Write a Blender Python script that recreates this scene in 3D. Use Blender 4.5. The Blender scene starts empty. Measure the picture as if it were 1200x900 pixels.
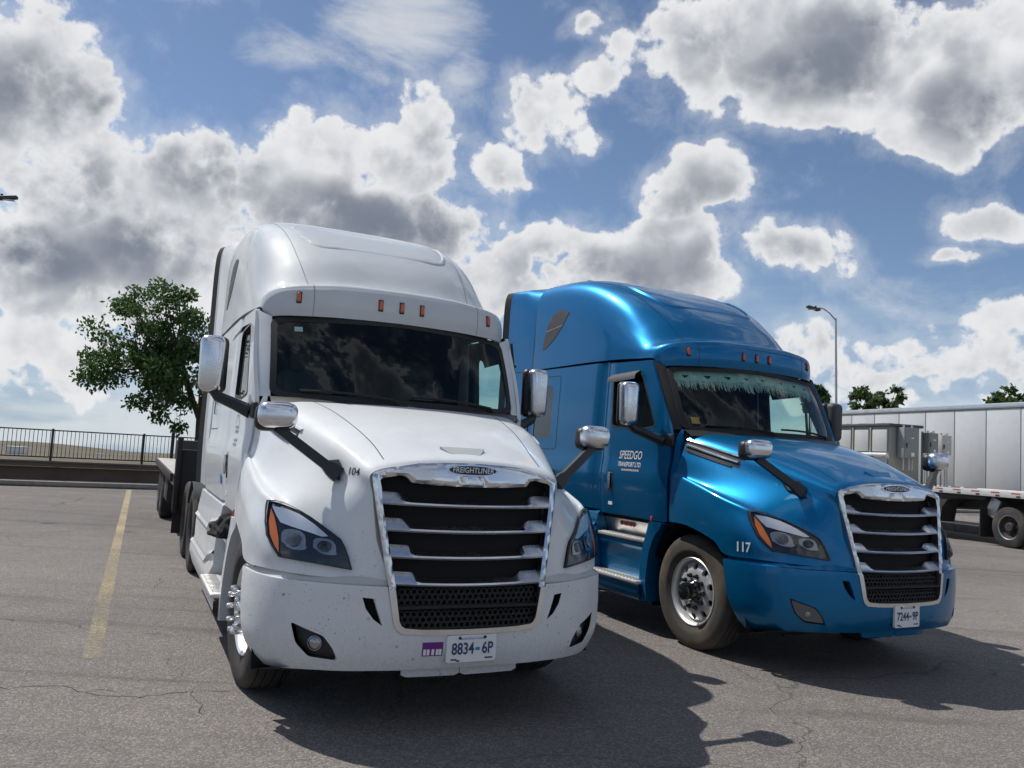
import bpy, bmesh, math, random
import numpy as np
from mathutils import Vector, Matrix
from mathutils.bvhtree import BVHTree
from mathutils.geometry import delaunay_2d_cdt
random.seed(7); np.random.seed(7)
R = math.radians
SC = bpy.context.scene
COL = SC.collection

# ------------------------------------------------------------------ camera
F, CAMH, PITCH, ROLL = 959.0, 1.661, R(4.74), R(3.27)     # focal length in px of a 1200 px wide frame
cam_d = bpy.data.cameras.new('camera'); cam = bpy.data.objects.new('camera', cam_d); COL.objects.link(cam)
cam_d.sensor_width = 36; cam_d.lens = F / 1200 * 36; cam_d.clip_start = .05; cam_d.clip_end = 20000
_f = Vector((0, math.cos(PITCH), math.sin(PITCH))); _u0 = Vector((0, -math.sin(PITCH), math.cos(PITCH))); _x0 = Vector((1, 0, 0))
_r = _x0 * math.cos(ROLL) + _u0 * math.sin(ROLL); _u = -_x0 * math.sin(ROLL) + _u0 * math.cos(ROLL)
CAMP = Vector((0, 0, CAMH))
cam.matrix_world = Matrix(((_r.x, _u.x, -_f.x, 0), (_r.y, _u.y, -_f.y, 0), (_r.z, _u.z, -_f.z, CAMH), (0, 0, 0, 1)))
SC.camera = cam
def ray(u, v):                                             # photo pixel -> direction
    return (_f + _r * ((u - 600) / F) - _u * ((v - 450) / F))
def on_z(u, v, z=0.0):
    d = ray(u, v); return CAMP + d * ((z - CAMH) / d.z)
def at_dist(u, v, dist):
    d = ray(u, v); return CAMP + d * (dist / math.hypot(d.x, d.y))

# ------------------------------------------------------------------ light
SUN_AZ, SUN_EL = R(-57), R(54)                             # azimuth from +Y, clockwise
SUND = Vector((math.sin(SUN_AZ) * math.cos(SUN_EL), math.cos(SUN_AZ) * math.cos(SUN_EL), math.sin(SUN_EL)))
sl = bpy.data.lights.new('sun', 'SUN'); sl.energy = 4.3; sl.angle = R(.55); sl.color = (1, .955, .89)
so = bpy.data.objects.new('sun', sl); COL.objects.link(so); so.rotation_euler = (-SUND).to_track_quat('-Z', 'Y').to_euler()
so.location = (-20, 12, 30)
SC.view_settings.view_transform = 'Standard'; SC.view_settings.look = 'None'
SC.view_settings.exposure = 0.0; SC.view_settings.gamma = 1
SC.render.engine = 'CYCLES'
SC.render.resolution_x = 1024; SC.render.resolution_y = 768

world = bpy.data.worlds.new('World'); SC.world = world; world.use_nodes = True
WN = world.node_tree; WN.nodes.clear()
def nd(nt, t, **kw):
    n = nt.nodes.new(t)
    for k, v in kw.items():
        if k.startswith('i_'):
            key = k[2:]; n.inputs[int(key) if key.isdigit() else key].default_value = v
        else: setattr(n, k, v)
    return n
def mth(nt, op, a, b=None, c=None, clamp=False):
    n = nt.nodes.new('ShaderNodeMath'); n.operation = op; n.use_clamp = clamp
    for i, x in enumerate((a, b, c)):
        if x is None: continue
        if isinstance(x, (int, float)): n.inputs[i].default_value = x
        else: nt.links.new(x, n.inputs[i])
    return n.outputs[0]
def mrange(nt, val, a, b, c=0., d=1., smooth=True):
    n = nt.nodes.new('ShaderNodeMapRange'); n.interpolation_type = 'SMOOTHSTEP' if smooth else 'LINEAR'
    nt.links.new(val, n.inputs[0])
    for i, x in enumerate((a, b, c, d)): n.inputs[i + 1].default_value = x
    return n.outputs[0]
def mixc(nt, fac, a, b, mode='MIX'):
    n = nt.nodes.new('ShaderNodeMix'); n.data_type = 'RGBA'; n.blend_type = mode
    if isinstance(fac, (int, float)): n.inputs[0].default_value = fac
    else: nt.links.new(fac, n.inputs[0])
    for i, x in ((6, a), (7, b)):
        if isinstance(x, tuple): n.inputs[i].default_value = x if len(x) == 4 else (*x, 1)
        else: nt.links.new(x, n.inputs[i])
    return n.outputs[2]

# clouds: where the photograph shows them (pixel centre, half axes, weight); a generic field carries on outside the frame
CLOUDS = [(10, 110, 135, 135, 1.05), (80, 235, 190, 95, 1), (240, 240, 140, 95, 1), (370, 235, 130, 105, 1.0), (475, 180, 92, 88, .95),
          (450, 262, 140, 62, 1.25), (170, 310, 230, 52, .9), (-70, 200, 170, 170, 1),
          (655, 135, 66, 55, .75), (702, 36, 24, 20, .55), (578, 200, 42, 36, .45), (735, 98, 40, 32, .55),
          (830, 75, 115, 92, .9), (960, 65, 180, 110, 1.2), (1130, 90, 170, 100, 1.2), (1085, 165, 72, 38, .8),
          (730, 305, 150, 66, 1.05), (815, 228, 74, 46, .85), (590, 325, 90, 60, .85),
          (930, 305, 78, 32, .85), (1165, 252, 66, 26, .75), (1125, 290, 48, 14, .6),
          (960, 430, 120, 52, .6), (1110, 425, 190, 52, .55), (1080, 472, 230, 30, .5), (700, 400, 170, 40, .6), (1190, 370, 110, 26, .4),
          (70, 390, 200, 50, .72), (180, 440, 250, 34, .38), (90, 345, 190, 45, .85)]
DARK = [(450, 264, 135, 46, 1.0), (30, 115, 85, 65, .8), (112, 132, 50, 30, .5), (62, 222, 75, 48, .8), (235, 205, 80, 38, .7), (40, 292, 85, 32, .8), (165, 290, 95, 36, .8), (330, 290, 80, 35, .6),
        (965, 85, 110, 45, .9), (1020, 45, 90, 40, .7), (1150, 130, 100, 45, .8), (860, 60, 50, 40, .3), (715, 318, 110, 34, .6), (800, 240, 40, 22, .3), (925, 312, 50, 13, .5), (1100, 445, 160, 20, .3)]
CIRRUS = [(470, 35, 140, 80, 1), (530, 95, 60, 45, .8), (330, 68, 70, 32, .6), (220, 8, 90, 24, .6), (1110, 335, 170, 45, .5)]
def azel(u, v):
    d = ray(u, v).normalized(); return math.atan2(d.x, d.y), math.asin(d.z)
def blob_field(nt, ae, lst, base):
    acc = None
    for (u, v, rx, ry, w) in lst:
        a, e = azel(u, v); a2, _ = azel(u + rx, v); _, e2 = azel(u, v - ry)
        sa, se = 1 / max(abs(a2 - a), 1e-3), 1 / max(abs(e2 - e), 1e-3)
        m = nd(nt, 'ShaderNodeVectorMath', operation='MULTIPLY_ADD'); nt.links.new(ae, m.inputs[0])
        m.inputs[1].default_value = (sa, se, 0); m.inputs[2].default_value = (-a * sa, -e * se, 0)
        dp = nd(nt, 'ShaderNodeVectorMath', operation='DOT_PRODUCT'); nt.links.new(m.outputs[0], dp.inputs[0]); nt.links.new(m.outputs[0], dp.inputs[1])
        q = mth(nt, 'MULTIPLY_ADD', dp.outputs['Value'], -w, w)
        acc = q if acc is None else mth(nt, 'MAXIMUM', acc, q)
    return mth(nt, 'MAXIMUM', acc, base)
def vadd(nt, a, b):
    n = nd(nt, 'ShaderNodeVectorMath', operation='ADD'); nt.links.new(a, n.inputs[0])
    if isinstance(b, tuple): n.inputs[1].default_value = b
    else: nt.links.new(b, n.inputs[1])
    return n.outputs[0]
tc = nd(WN, 'ShaderNodeTexCoord')
nrm = nd(WN, 'ShaderNodeVectorMath', operation='NORMALIZE'); WN.links.new(tc.outputs['Generated'], nrm.inputs[0]); V = nrm.outputs[0]
sky = nd(WN, 'ShaderNodeTexSky'); sky.sky_type = 'NISHITA'; sky.sun_disc = False
sky.sun_elevation = SUN_EL; sky.sun_rotation = SUN_AZ; sky.altitude = 1600; sky.air_density = 1.0; sky.dust_density = .7; sky.ozone_density = 1.8
sc0 = nd(WN, 'ShaderNodeVectorMath', operation='MAXIMUM'); WN.links.new(V, sc0.inputs[0]); sc0.inputs[1].default_value = (-2, -2, .012); WN.links.new(sc0.outputs[0], sky.inputs[0])
# warped direction -> azimuth / elevation
wn = nd(WN, 'ShaderNodeTexNoise', i_Scale=5.0, i_Detail=3.0, i_Roughness=.55); WN.links.new(V, wn.inputs['Vector'])
wv = nd(WN, 'ShaderNodeVectorMath', operation='MULTIPLY_ADD'); WN.links.new(wn.outputs['Color'], wv.inputs[0]); wv.inputs[1].default_value = (.11, .11, .11); WN.links.new(vadd(WN, V, (-.055, -.055, -.055)), wv.inputs[2]); WV = wv.outputs[0]
sx = nd(WN, 'ShaderNodeSeparateXYZ'); WN.links.new(WV, sx.inputs[0])
az = mth(WN, 'ARCTAN2', sx.outputs[0], sx.outputs[1]); el = mth(WN, 'ARCSINE', sx.outputs[2])
ae = nd(WN, 'ShaderNodeCombineXYZ'); WN.links.new(az, ae.inputs[0]); WN.links.new(el, ae.inputs[1])
blobs = blob_field(WN, ae.outputs[0], CLOUDS, -.7)
gn = nd(WN, 'ShaderNodeTexNoise', i_Scale=2.6, i_Detail=2.0, i_Roughness=.5); WN.links.new(vadd(WN, WV, (4.3, 1.7, 2.9)), gn.inputs['Vector'])
gen = mth(WN, 'MINIMUM', mth(WN, 'MAXIMUM', mth(WN, 'MULTIPLY_ADD', gn.outputs[0], 7.0, -3.65), -.7), 1.1)
fac = mth(WN, 'MAXIMUM', mrange(WN, mth(WN, 'ABSOLUTE', az), .62, .85), mrange(WN, el, .52, .75))
mx = nd(WN, 'ShaderNodeMix', data_type='FLOAT'); WN.links.new(fac, mx.inputs[0]); WN.links.new(blobs, mx.inputs[2]); WN.links.new(gen, mx.inputs[3]); MAC = mx.outputs[0]
def puffs(vec, nd_, vd):
    fn = nd(WN, 'ShaderNodeTexNoise', i_Scale=11.0, i_Detail=nd_, i_Roughness=.60); WN.links.new(vec, fn.inputs['Vector'])
    vo = nd(WN, 'ShaderNodeTexVoronoi', i_Scale=17.0); vo.inputs['Detail'].default_value = vd; vo.inputs['Roughness'].default_value = .55; vo.inputs['Lacunarity'].default_value = 2.2; vo.normalize = True; WN.links.new(vec, vo.inputs['Vector'])
    return mth(WN, 'ADD', mth(WN, 'MULTIPLY_ADD', fn.outputs[0], 2.6, -1.45), mth(WN, 'MULTIPLY_ADD', vo.outputs['Distance'], -2.2, .62))
hv_ = nd(WN, 'ShaderNodeMix', data_type='VECTOR'); hv_.inputs[0].default_value = .30; WN.links.new(V, hv_.inputs[4]); WN.links.new(WV, hv_.inputs[5]); HV = hv_.outputs[1]
N1 = puffs(HV, 8., 2.5); N2 = puffs(vadd(WN, HV, tuple(Vector((-.35, .1, .93)) * .024)), 4., 1.)
D1 = mth(WN, 'ADD', MAC, N1)
wisp = nd(WN, 'ShaderNodeTexNoise', i_Scale=16.0, i_Detail=6., i_Roughness=.68); WN.links.new(WV, wisp.inputs['Vector'])
thin = mth(WN, 'MULTIPLY', mrange(WN, mth(WN, 'ADD', D1, mth(WN, 'MULTIPLY_ADD', wisp.outputs[0], 2.4, -1.2)), -.85, .75), .40)
alpha = mth(WN, 'MAXIMUM', mrange(WN, D1, -.06, .24), thin)
relief = mrange(WN, mth(WN, 'SUBTRACT', N1, N2), -.55, .50)
dk = nd(WN, 'ShaderNodeMix', data_type='FLOAT'); WN.links.new(fac, dk.inputs[0]); WN.links.new(blob_field(WN, ae.outputs[0], DARK, -.6), dk.inputs[2]); WN.links.new(mth(WN, 'MULTIPLY_ADD', gen, 1.3, -.75), dk.inputs[3])
base = mth(WN, 'MULTIPLY', mrange(WN, mth(WN, 'ADD', dk.outputs[0], mth(WN, 'MULTIPLY', N1, .55)), -.95, 1.05), mrange(WN, D1, .05, .95))
puff = mth(WN, 'MULTIPLY', mth(WN, 'SUBTRACT', 1.0, relief), mrange(WN, D1, .02, .7, 0, .58))
shade = mth(WN, 'SUBTRACT', 1.0, mth(WN, 'MULTIPLY', mth(WN, 'SUBTRACT', 1.0, mth(WN, 'MULTIPLY', base, .95)), mth(WN, 'SUBTRACT', 1.0, puff)), clamp=True)
cl = mixc(WN, shade, (8.3, 8.4, 8.55), (1.7, 1.98, 2.6))
# cirrus
elw = mth(WN, 'ARCSINE', nd(WN, 'ShaderNodeSeparateXYZ').outputs[2]); sxw = [n for n in WN.nodes if n.bl_idname == 'ShaderNodeSeparateXYZ'][-1]; WN.links.new(V, sxw.inputs[0])
cb = blob_field(WN, ae.outputs[0], CIRRUS, -.6)
cn = nd(WN, 'ShaderNodeTexNoise', i_Scale=7.0, i_Detail=6.0, i_Roughness=.66); cn.inputs['Distortion'].default_value = .35
cm = nd(WN, 'ShaderNodeMapping'); cm.inputs['Rotation'].default_value = (0, R(28), 0); cm.inputs['Scale'].default_value = (.8, 1, 1.9); WN.links.new(V, cm.inputs[0]); WN.links.new(cm.outputs[0], cn.inputs['Vector'])
ci = mrange(WN, mth(WN, 'ADD', cb, mth(WN, 'MULTIPLY_ADD', cn.outputs[0], 2.6, -1.45)), .0, 1.1, 0, .8)
# pale layered veil towards the horizon
veil = mrange(WN, elw, .0, .28, .75, 0.)
veiln = nd(WN, 'ShaderNodeTexNoise', i_Scale=4.0, i_Detail=4.0); vm = nd(WN, 'ShaderNodeMapping'); vm.inputs['Scale'].default_value = (1, 1, 6); WN.links.new(V, vm.inputs[0]); WN.links.new(vm.outputs[0], veiln.inputs['Vector'])
vtone = mixc(WN, mrange(WN, veiln.outputs[0], .40, .62), (1.9, 3.2, 5.2), (5.4, 6.2, 7.2))
c1 = mixc(WN, veil, sky.outputs[0], vtone); c2 = mixc(WN, ci, c1, (7.0, 7.2, 7.5)); c3 = mixc(WN, alpha, c2, cl)
bg = nd(WN, 'ShaderNodeBackground'); bg.inputs['Strength'].default_value = .1
WN.links.new(c3, bg.inputs[0]); wo = nd(WN, 'ShaderNodeOutputWorld'); WN.links.new(bg.outputs[0], wo.inputs[0])
world.cycles.sampling_method = 'MANUAL'; world.cycles.sample_map_resolution = 512
cy = SC.cycles; cy.use_adaptive_sampling = True; cy.adaptive_threshold = .02; cy.adaptive_min_samples = 12; cy.use_denoising = True
cy.max_bounces = 7; cy.diffuse_bounces = 3; cy.glossy_bounces = 3; cy.transparent_max_bounces = 12; cy.caustics_reflective = False; cy.caustics_refractive = False

# ------------------------------------------------------------------ materials
MATS = {}
def new_mat(name):
    m = bpy.data.materials.new(name); m.use_nodes = True; MATS[name] = m
    nt = m.node_tree; b = nt.nodes['Principled BSDF']; return m, nt, b
def pmat(name, col, rough=.5, metal=0., coat=0., coat_r=.05, spec=.5, alpha=None):
    m, nt, b = new_mat(name)
    b.inputs['Base Color'].default_value = (*col, 1); b.inputs['Roughness'].default_value = rough; b.inputs['Metallic'].default_value = metal
    b.inputs['Coat Weight'].default_value = coat; b.inputs['Coat Roughness'].default_value = coat_r; b.inputs['Specular IOR Level'].default_value = spec
    return m
def grime(name, col, dirt, rough=.4, metal=0., coat=0., scale=40., amt=.5, low=None, bump=0., spots=0., base_scale=3., spec=.5):
    """paint / plastic with dust in soft patches, specks and, optionally, road film up to height `low` (object space)"""
    m, nt, b = new_mat(name)
    t = nd(nt, 'ShaderNodeTexCoord')
    n1 = nd(nt, 'ShaderNodeTexNoise', i_Scale=base_scale, i_Detail=6., i_Roughness=.6); nt.links.new(t.outputs['Object'], n1.inputs['Vector'])
    n2 = nd(nt, 'ShaderNodeTexNoise', i_Scale=scale, i_Detail=3., i_Roughness=.6); nt.links.new(t.outputs['Object'], n2.inputs['Vector'])
    f = mth(nt, 'MULTIPLY', mrange(nt, n1.outputs[0], .42, .75), amt)
    if low is not None:
        s = nd(nt, 'ShaderNodeSeparateXYZ'); nt.links.new(t.outputs['Object'], s.inputs[0])
        lo = mrange(nt, s.outputs[2], low, .2, 0, 1)
        f = mth(nt, 'ADD', f, mth(nt, 'MULTIPLY', lo, mrange(nt, n2.outputs[0], .3, .7, .15, .55)))
    c = mixc(nt, f, col, dirt)
    if spots:
        v = nd(nt, 'ShaderNodeTexVoronoi', i_Scale=30.); nt.links.new(t.outputs['Object'], v.inputs['Vector'])
        rnd = nd(nt, 'ShaderNodeSeparateColor'); nt.links.new(v.outputs['Color'], rnd.inputs[0])
        thr = mth(nt, 'MULTIPLY', mth(nt, 'POWER', rnd.outputs[0], 5.0), .30)
        sp = mth(nt, 'LESS_THAN', v.outputs['Distance'], thr)
        v3 = nd(nt, 'ShaderNodeTexVoronoi', i_Scale=85.); nt.links.new(t.outputs['Object'], v3.inputs['Vector'])
        r3 = nd(nt, 'ShaderNodeSeparateColor'); nt.links.new(v3.outputs['Color'], r3.inputs[0])
        sp = mth(nt, 'MAXIMUM', sp, mth(nt, 'MULTIPLY', mth(nt, 'LESS_THAN', v3.outputs['Distance'], mth(nt, 'MULTIPLY', mth(nt, 'POWER', r3.outputs[1], 4.0), .42)), .75))
        if low is not None: sp = mth(nt, 'MULTIPLY', sp, mrange(nt, s.outputs[2], 1.55, .5, .0, 1))
        cn_ = nd(nt, 'ShaderNodeTexNoise', i_Scale=4.5, i_Detail=4.); nt.links.new(t.outputs['Object'], cn_.inputs['Vector']); sp = mth(nt, 'MULTIPLY', sp, mrange(nt, cn_.outputs[0], .40, .62, .1, 1.))
        c = mixc(nt, mth(nt, 'MULTIPLY', sp, spots), c, (.16, .14, .12))
    nt.links.new(c, b.inputs['Base Color'])
    nt.links.new(mth(nt, 'ADD', mth(nt, 'MULTIPLY', f, .35), rough), b.inputs['Roughness'])
    b.inputs['Metallic'].default_value = metal; b.inputs['Coat Weight'].default_value = coat; b.inputs['Coat Roughness'].default_value = .07; b.inputs['Specular IOR Level'].default_value = spec
    if bump:
        bp = nd(nt, 'ShaderNodeBump', i_Strength=bump, i_Distance=.01); nt.links.new(n2.outputs[0], bp.inputs['Height']); nt.links.new(bp.outputs[0], b.inputs['Normal'])
    return m
grime('white_paint', (.68, .705, .725), (.44, .435, .42), .55, 0, .55, 60, .26, .85, spots=.8, spec=.2)
grime('blue_paint', (.0, .145, .345), (.01, .10, .20), .37, .62, .60, 60, .08, .58, spots=.2, spec=.08)
grime('white_paint_shaded', (.56, .59, .61), (.40, .41, .41), .55, 0, .6, 60, .25, spec=.2)  # same white paint for the roof, its shade put into a darker colour
pmat('lamp_bowl', (.34, .35, .37), .25, .9)
pmat('lamp_dark', (.10, .105, .115), .10, .2, .8)
pmat('vent_grey', (.060, .062, .066), .6)
pmat('chrome', (.78, .79, .81), .10, 1.)
grime('chrome_dirty', (.74, .76, .79), (.46, .47, .48), .20, 1., 0, 70, .6)
grime('aluminium', (.72, .72, .72), (.38, .36, .33), .28, 1., 0, 50, .45)
grime('step_metal', (.74, .73, .70), (.5, .47, .42), .40, .6, 0, 80, .5, bump=.3)
pmat('black_plastic', (.018, .019, .021), .45)
pmat('gloss_black', (.010, .011, .013), .12, 0, .5)
pmat('black_rubber', (.022, .022, .022), .8)
grime('tyre_rubber', (.028, .027, .026), (.16, .13, .10), .82, 0, 0, 30, .45, bump=.2)
grime('tyre_brown', (.050, .044, .038), (.17, .13, .095), .82, 0, 0, 30, .7, bump=.2)
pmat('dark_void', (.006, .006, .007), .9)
pmat('cabin_grey', (.05, .052, .055), .85)
pmat('cabin_dark', (.014, .015, .018), .9)
pmat('seat_fabric', (.06, .058, .06), .95)
pmat('valance', (.50, .60, .57), .95)
pmat('amber', (.80, .20, .03), .22, 0, .6)
pmat('amber_dark', (.55, .10, .03), .25, 0, .5)
pmat('reflector', (.86, .87, .89), .30, .75)
grime('rim_metal', (.80, .80, .80), (.48, .46, .43), .36, .65, 0, 50, .4)
pmat('mesh_black', (.006, .0065, .007), .6)
pmat('lamp_glass', (.55, .57, .60), .08, .3, 1.)
pmat('white_print', (.78, .79, .80), .5)
pmat('black_print', (.02, .022, .03), .5)
pmat('navy_print', (.02, .045, .13), .5)
pmat('red_print', (.50, .04, .03), .5)
pmat('purple_print', (.16, .02, .22), .5)
pmat('orange_print', (.75, .33, .05), .5)
pmat('blue_print', (.03, .22, .45), .5)
pmat('plate_white', (.74, .75, .76), .4)
pmat('dark_crack', (.022, .020, .019), .95)
pmat('black_cloth', (.012, .012, .013), .95)
def glass(name, tint, refl=1.0, dark=0.):
    m, nt, b = new_mat(name); nt.nodes.remove(b)
    tr = nd(nt, 'ShaderNodeBsdfTransparent'); tr.inputs[0].default_value = (*tint, 1)
    gl = nd(nt, 'ShaderNodeBsdfGlossy'); gl.inputs['Roughness'].default_value = .01; gl.inputs[0].default_value = (refl * .94, refl, refl * 1.06, 1)
    lw = nd(nt, 'ShaderNodeLayerWeight'); lw.inputs[0].default_value = .5; frv = mth(nt, 'MULTIPLY_ADD', mth(nt, 'POWER', lw.outputs['Facing'], 5.0), .92, .045)
    mx = nd(nt, 'ShaderNodeMixShader'); nt.links.new(frv, mx.inputs[0]); nt.links.new(tr.outputs[0], mx.inputs[1]); nt.links.new(gl.outputs[0], mx.inputs[2])
    nt.links.new(mx.outputs[0], nt.nodes['Material Output'].inputs[0]); return m
glass('cab_glass', (.66, .82, .78), .68); glass('dark_glass', (.10, .11, .12)); glass('clear_cover', (.92, .93, .94), .55)
def asphalt():
    m, nt, b = new_mat('asphalt'); t = nd(nt, 'ShaderNodeTexCoord'); P = t.outputs['Object']
    def noise(s, d=4., r=.6, vec=P):
        n = nd(nt, 'ShaderNodeTexNoise', i_Scale=s, i_Detail=d, i_Roughness=r); nt.links.new(vec, n.inputs['Vector']); return n.outputs[0]
    big = noise(.16, 5, .6); mid = noise(1.3, 5, .65); 
    v = nd(nt, 'ShaderNodeTexVoronoi', i_Scale=80.); nt.links.new(P, v.inputs['Vector'])
    sc = nd(nt, 'ShaderNodeSeparateColor'); nt.links.new(v.outputs['Color'], sc.inputs[0])
    v2 = nd(nt, 'ShaderNodeTexVoronoi', i_Scale=200.); nt.links.new(P, v2.inputs['Vector'])
    sc2 = nd(nt, 'ShaderNodeSeparateColor'); nt.links.new(v2.outputs['Color'], sc2.inputs[0])
    base = mixc(nt, mrange(nt, big, .35, .68), (.170, .158, .150), (.118, .111, .108))
    base = mixc(nt, mth(nt, 'MULTIPLY', mrange(nt, mid, .4, .72), .35), base, (.215, .200, .185))
    gr = mth(nt, 'ADD', mth(nt, 'MULTIPLY', mth(nt, 'POWER', sc.outputs[0], 2.5), .75), mth(nt, 'MULTIPLY', sc2.outputs[0], .6))
    base = mixc(nt, 1.0, base, mixc(nt, mth(nt, 'MULTIPLY', gr, .8, clamp=True), (.62, .62, .63), (2.0, 1.95, 1.87)), 'MULTIPLY')
    # tyre-rubbed dark streaks across the bays
    mp = nd(nt, 'ShaderNodeMapping'); mp.inputs['Rotation'].default_value = (0, 0, R(-25)); mp.inputs['Scale'].default_value = (.10, .95, 1); nt.links.new(P, mp.inputs[0])
    stn = noise(1.0, 6, .62, mp.outputs[0]); st = mrange(nt, stn, .54, .70)
    mp2 = nd(nt, 'ShaderNodeMapping'); mp2.inputs['Rotation'].default_value = (0, 0, R(-33)); mp2.inputs['Scale'].default_value = (.16, 2.6, 1); nt.links.new(P, mp2.inputs[0])
    st2 = mrange(nt, noise(1.0, 5, .6, mp2.outputs[0]), .60, .72)
    base = mixc(nt, mth(nt, 'MULTIPLY', st, .6), base, (.085, .08, .078))
    base = mixc(nt, mth(nt, 'MULTIPLY', st2, .5), base, (.060, .057, .056))
    # oil spots
    ov = nd(nt, 'ShaderNodeTexVoronoi', i_Scale=.55); nt.links.new(P, ov.inputs['Vector'])
    oil = mrange(nt, mth(nt, 'ADD', ov.outputs['Distance'], mth(nt, 'MULTIPLY', mid, .25)), .22, .12)
    base = mixc(nt, mth(nt, 'MULTIPLY', oil, .75), base, (.045, .043, .042))
    # fine cracks
    wv = nd(nt, 'ShaderNodeVectorMath', operation='MULTIPLY_ADD'); nn = nd(nt, 'ShaderNodeTexNoise', i_Scale=1.6, i_Detail=5.); nt.links.new(P, nn.inputs['Vector'])
    nt.links.new(nn.outputs['Color'], wv.inputs[0]); wv.inputs[1].default_value = (.9, .9, 0); nt.links.new(P, wv.inputs[2])
    cv = nd(nt, 'ShaderNodeTexVoronoi', feature='DISTANCE_TO_EDGE', i_Scale=.34); nt.links.new(wv.outputs[0], cv.inputs['Vector'])
    crk = mth(nt, 'MULTIPLY', mrange(nt, cv.outputs['Distance'], .0042, .0012), mrange(nt, big, .42, .52))
    base = mixc(nt, mth(nt, 'MULTIPLY', crk, .40), base, (.03, .028, .027))
    nt.links.new(base, b.inputs['Base Color']); b.inputs['Roughness'].default_value = .86; b.inputs['Specular IOR Level'].default_value = .25
    hh = mth(nt, 'SUBTRACT', mth(nt, 'ADD', mth(nt, 'MULTIPLY', v.outputs['Distance'], -.9), mth(nt, 'MULTIPLY', v2.outputs['Distance'], -.5)), mth(nt, 'MULTIPLY', crk, 1.2))
    bp = nd(nt, 'ShaderNodeBump', i_Strength=.75, i_Distance=.006); nt.links.new(hh, bp.inputs['Height']); nt.links.new(bp.outputs[0], b.inputs['Normal'])
asphalt()
def worn_paint(name, col):
    """road paint; where it is rubbed off the asphalt below shows through"""
    m, nt, b = new_mat(name); t = nd(nt, 'ShaderNodeTexCoord')
    n = nd(nt, 'ShaderNodeTexNoise', i_Scale=30., i_Detail=6., i_Roughness=.75); nt.links.new(t.outputs['Object'], n.inputs['Vector'])
    n2 = nd(nt, 'ShaderNodeTexNoise', i_Scale=1.1, i_Detail=4.); nt.links.new(t.outputs['Object'], n2.inputs['Vector'])
    sy = nd(nt, 'ShaderNodeSeparateXYZ'); nt.links.new(t.outputs['Object'], sy.inputs[0])
    w = mth(nt, 'ADD', mth(nt, 'ADD', n.outputs[0], mth(nt, 'MULTIPLY', n2.outputs[0], .35)), mrange(nt, sy.outputs[1], 14., 6.2, 0, .17))
    f = mrange(nt, w, .58, .98, .12, .95)
    nt.links.new(mixc(nt, mth(nt, 'MULTIPLY', n2.outputs[0], .6), col, tuple(c * .75 + .07 for c in col)), b.inputs['Base Color']); b.inputs['Roughness'].default_value = .8
    tr = nd(nt, 'ShaderNodeBsdfTransparent'); mx = nd(nt, 'ShaderNodeMixShader'); nt.links.new(f, mx.inputs[0]); nt.links.new(b.outputs[0], mx.inputs[1]); nt.links.new(tr.outputs[0], mx.inputs[2]); nt.links.new(mx.outputs[0], nt.nodes['Material Output'].inputs[0])
worn_paint('yellow_line', (.42, .345, .205)); worn_paint('white_line', (.42, .41, .39))
grime('concrete', (.27, .25, .23), (.16, .15, .14), .85, 0, 0, 25, .7, bump=.4)
grime('wall_stucco', (.15, .118, .096), (.10, .08, .066), .9, 0, 0, 40, .6, bump=.5, base_scale=1.2)
grime('iron', (.016, .017, .019), (.04, .036, .03), .5, .2, 0, 30, .4)
def terrain_mat():
    m, nt, b = new_mat('dry_grass'); t = nd(nt, 'ShaderNodeTexCoord')
    n = nd(nt, 'ShaderNodeTexNoise', i_Scale=.035, i_Detail=9., i_Roughness=.7); nt.links.new(t.outputs['Object'], n.inputs['Vector'])
    n2 = nd(nt, 'ShaderNodeTexNoise', i_Scale=.9, i_Detail=6., i_Roughness=.7); nt.links.new(t.outputs['Object'], n2.inputs['Vector'])
    c = mixc(nt, mrange(nt, n.outputs[0], .38, .66), (.135, .108, .066), (.070, .068, .042))
    c = mixc(nt, mth(nt, 'MULTIPLY', mrange(nt, n2.outputs[0], .5, .75), .6), c, (.05, .055, .03))
    nt.links.new(c, b.inputs['Base Color']); b.inputs['Roughness'].default_value = .95
terrain_mat()
def leaf_mat(name, c1, c2):
    m, nt, b = new_mat(name); g = nd(nt, 'ShaderNodeNewGeometry')
    t = nd(nt, 'ShaderNodeTexCoord'); n = nd(nt, 'ShaderNodeTexNoise', i_Scale=1.1, i_Detail=3.); nt.links.new(t.outputs['Object'], n.inputs['Vector'])
    f = mth(nt, 'ADD', mth(nt, 'MULTIPLY', g.outputs['Random Per Island'], .6), mth(nt, 'MULTIPLY', n.outputs[0], .5), clamp=True)
    c = mixc(nt, f, c1, c2)
    nt.links.new(c, b.inputs['Base Color']); b.inputs['Roughness'].default_value = .5
    tl = nd(nt, 'ShaderNodeBsdfTranslucent'); nt.links.new(c, tl.inputs[0]); mx = nd(nt, 'ShaderNodeMixShader'); mx.inputs[0].default_value = .42
    nt.links.new(b.outputs[0], mx.inputs[1]); nt.links.new(tl.outputs[0], mx.inputs[2]); nt.links.new(mx.outputs[0], nt.nodes['Material Output'].inputs[0])
leaf_mat('leaf_dark', (.026, .062, .018), (.095, .18, .045)); leaf_mat('leaf_mid', (.04, .075, .022), (.10, .16, .05))
grime('bark', (.085, .065, .048), (.04, .03, .024), .95, 0, 0, 18, .6, bump=.6)
grime('trailer_white', (.74, .75, .76), (.48, .47, .45), .42, 0, .2, 20, .3)
grime('van_side', (.55, .56, .575), (.44, .44, .44), .45, 0, .15, 6, .35)
grime('trailer_dark', (.035, .034, .034), (.10, .085, .07), .75, .2, 0, 20, .6)
grime('galvanised', (.50, .51, .52), (.38, .38, .38), .45, .5, 0, 20, .5)
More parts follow.
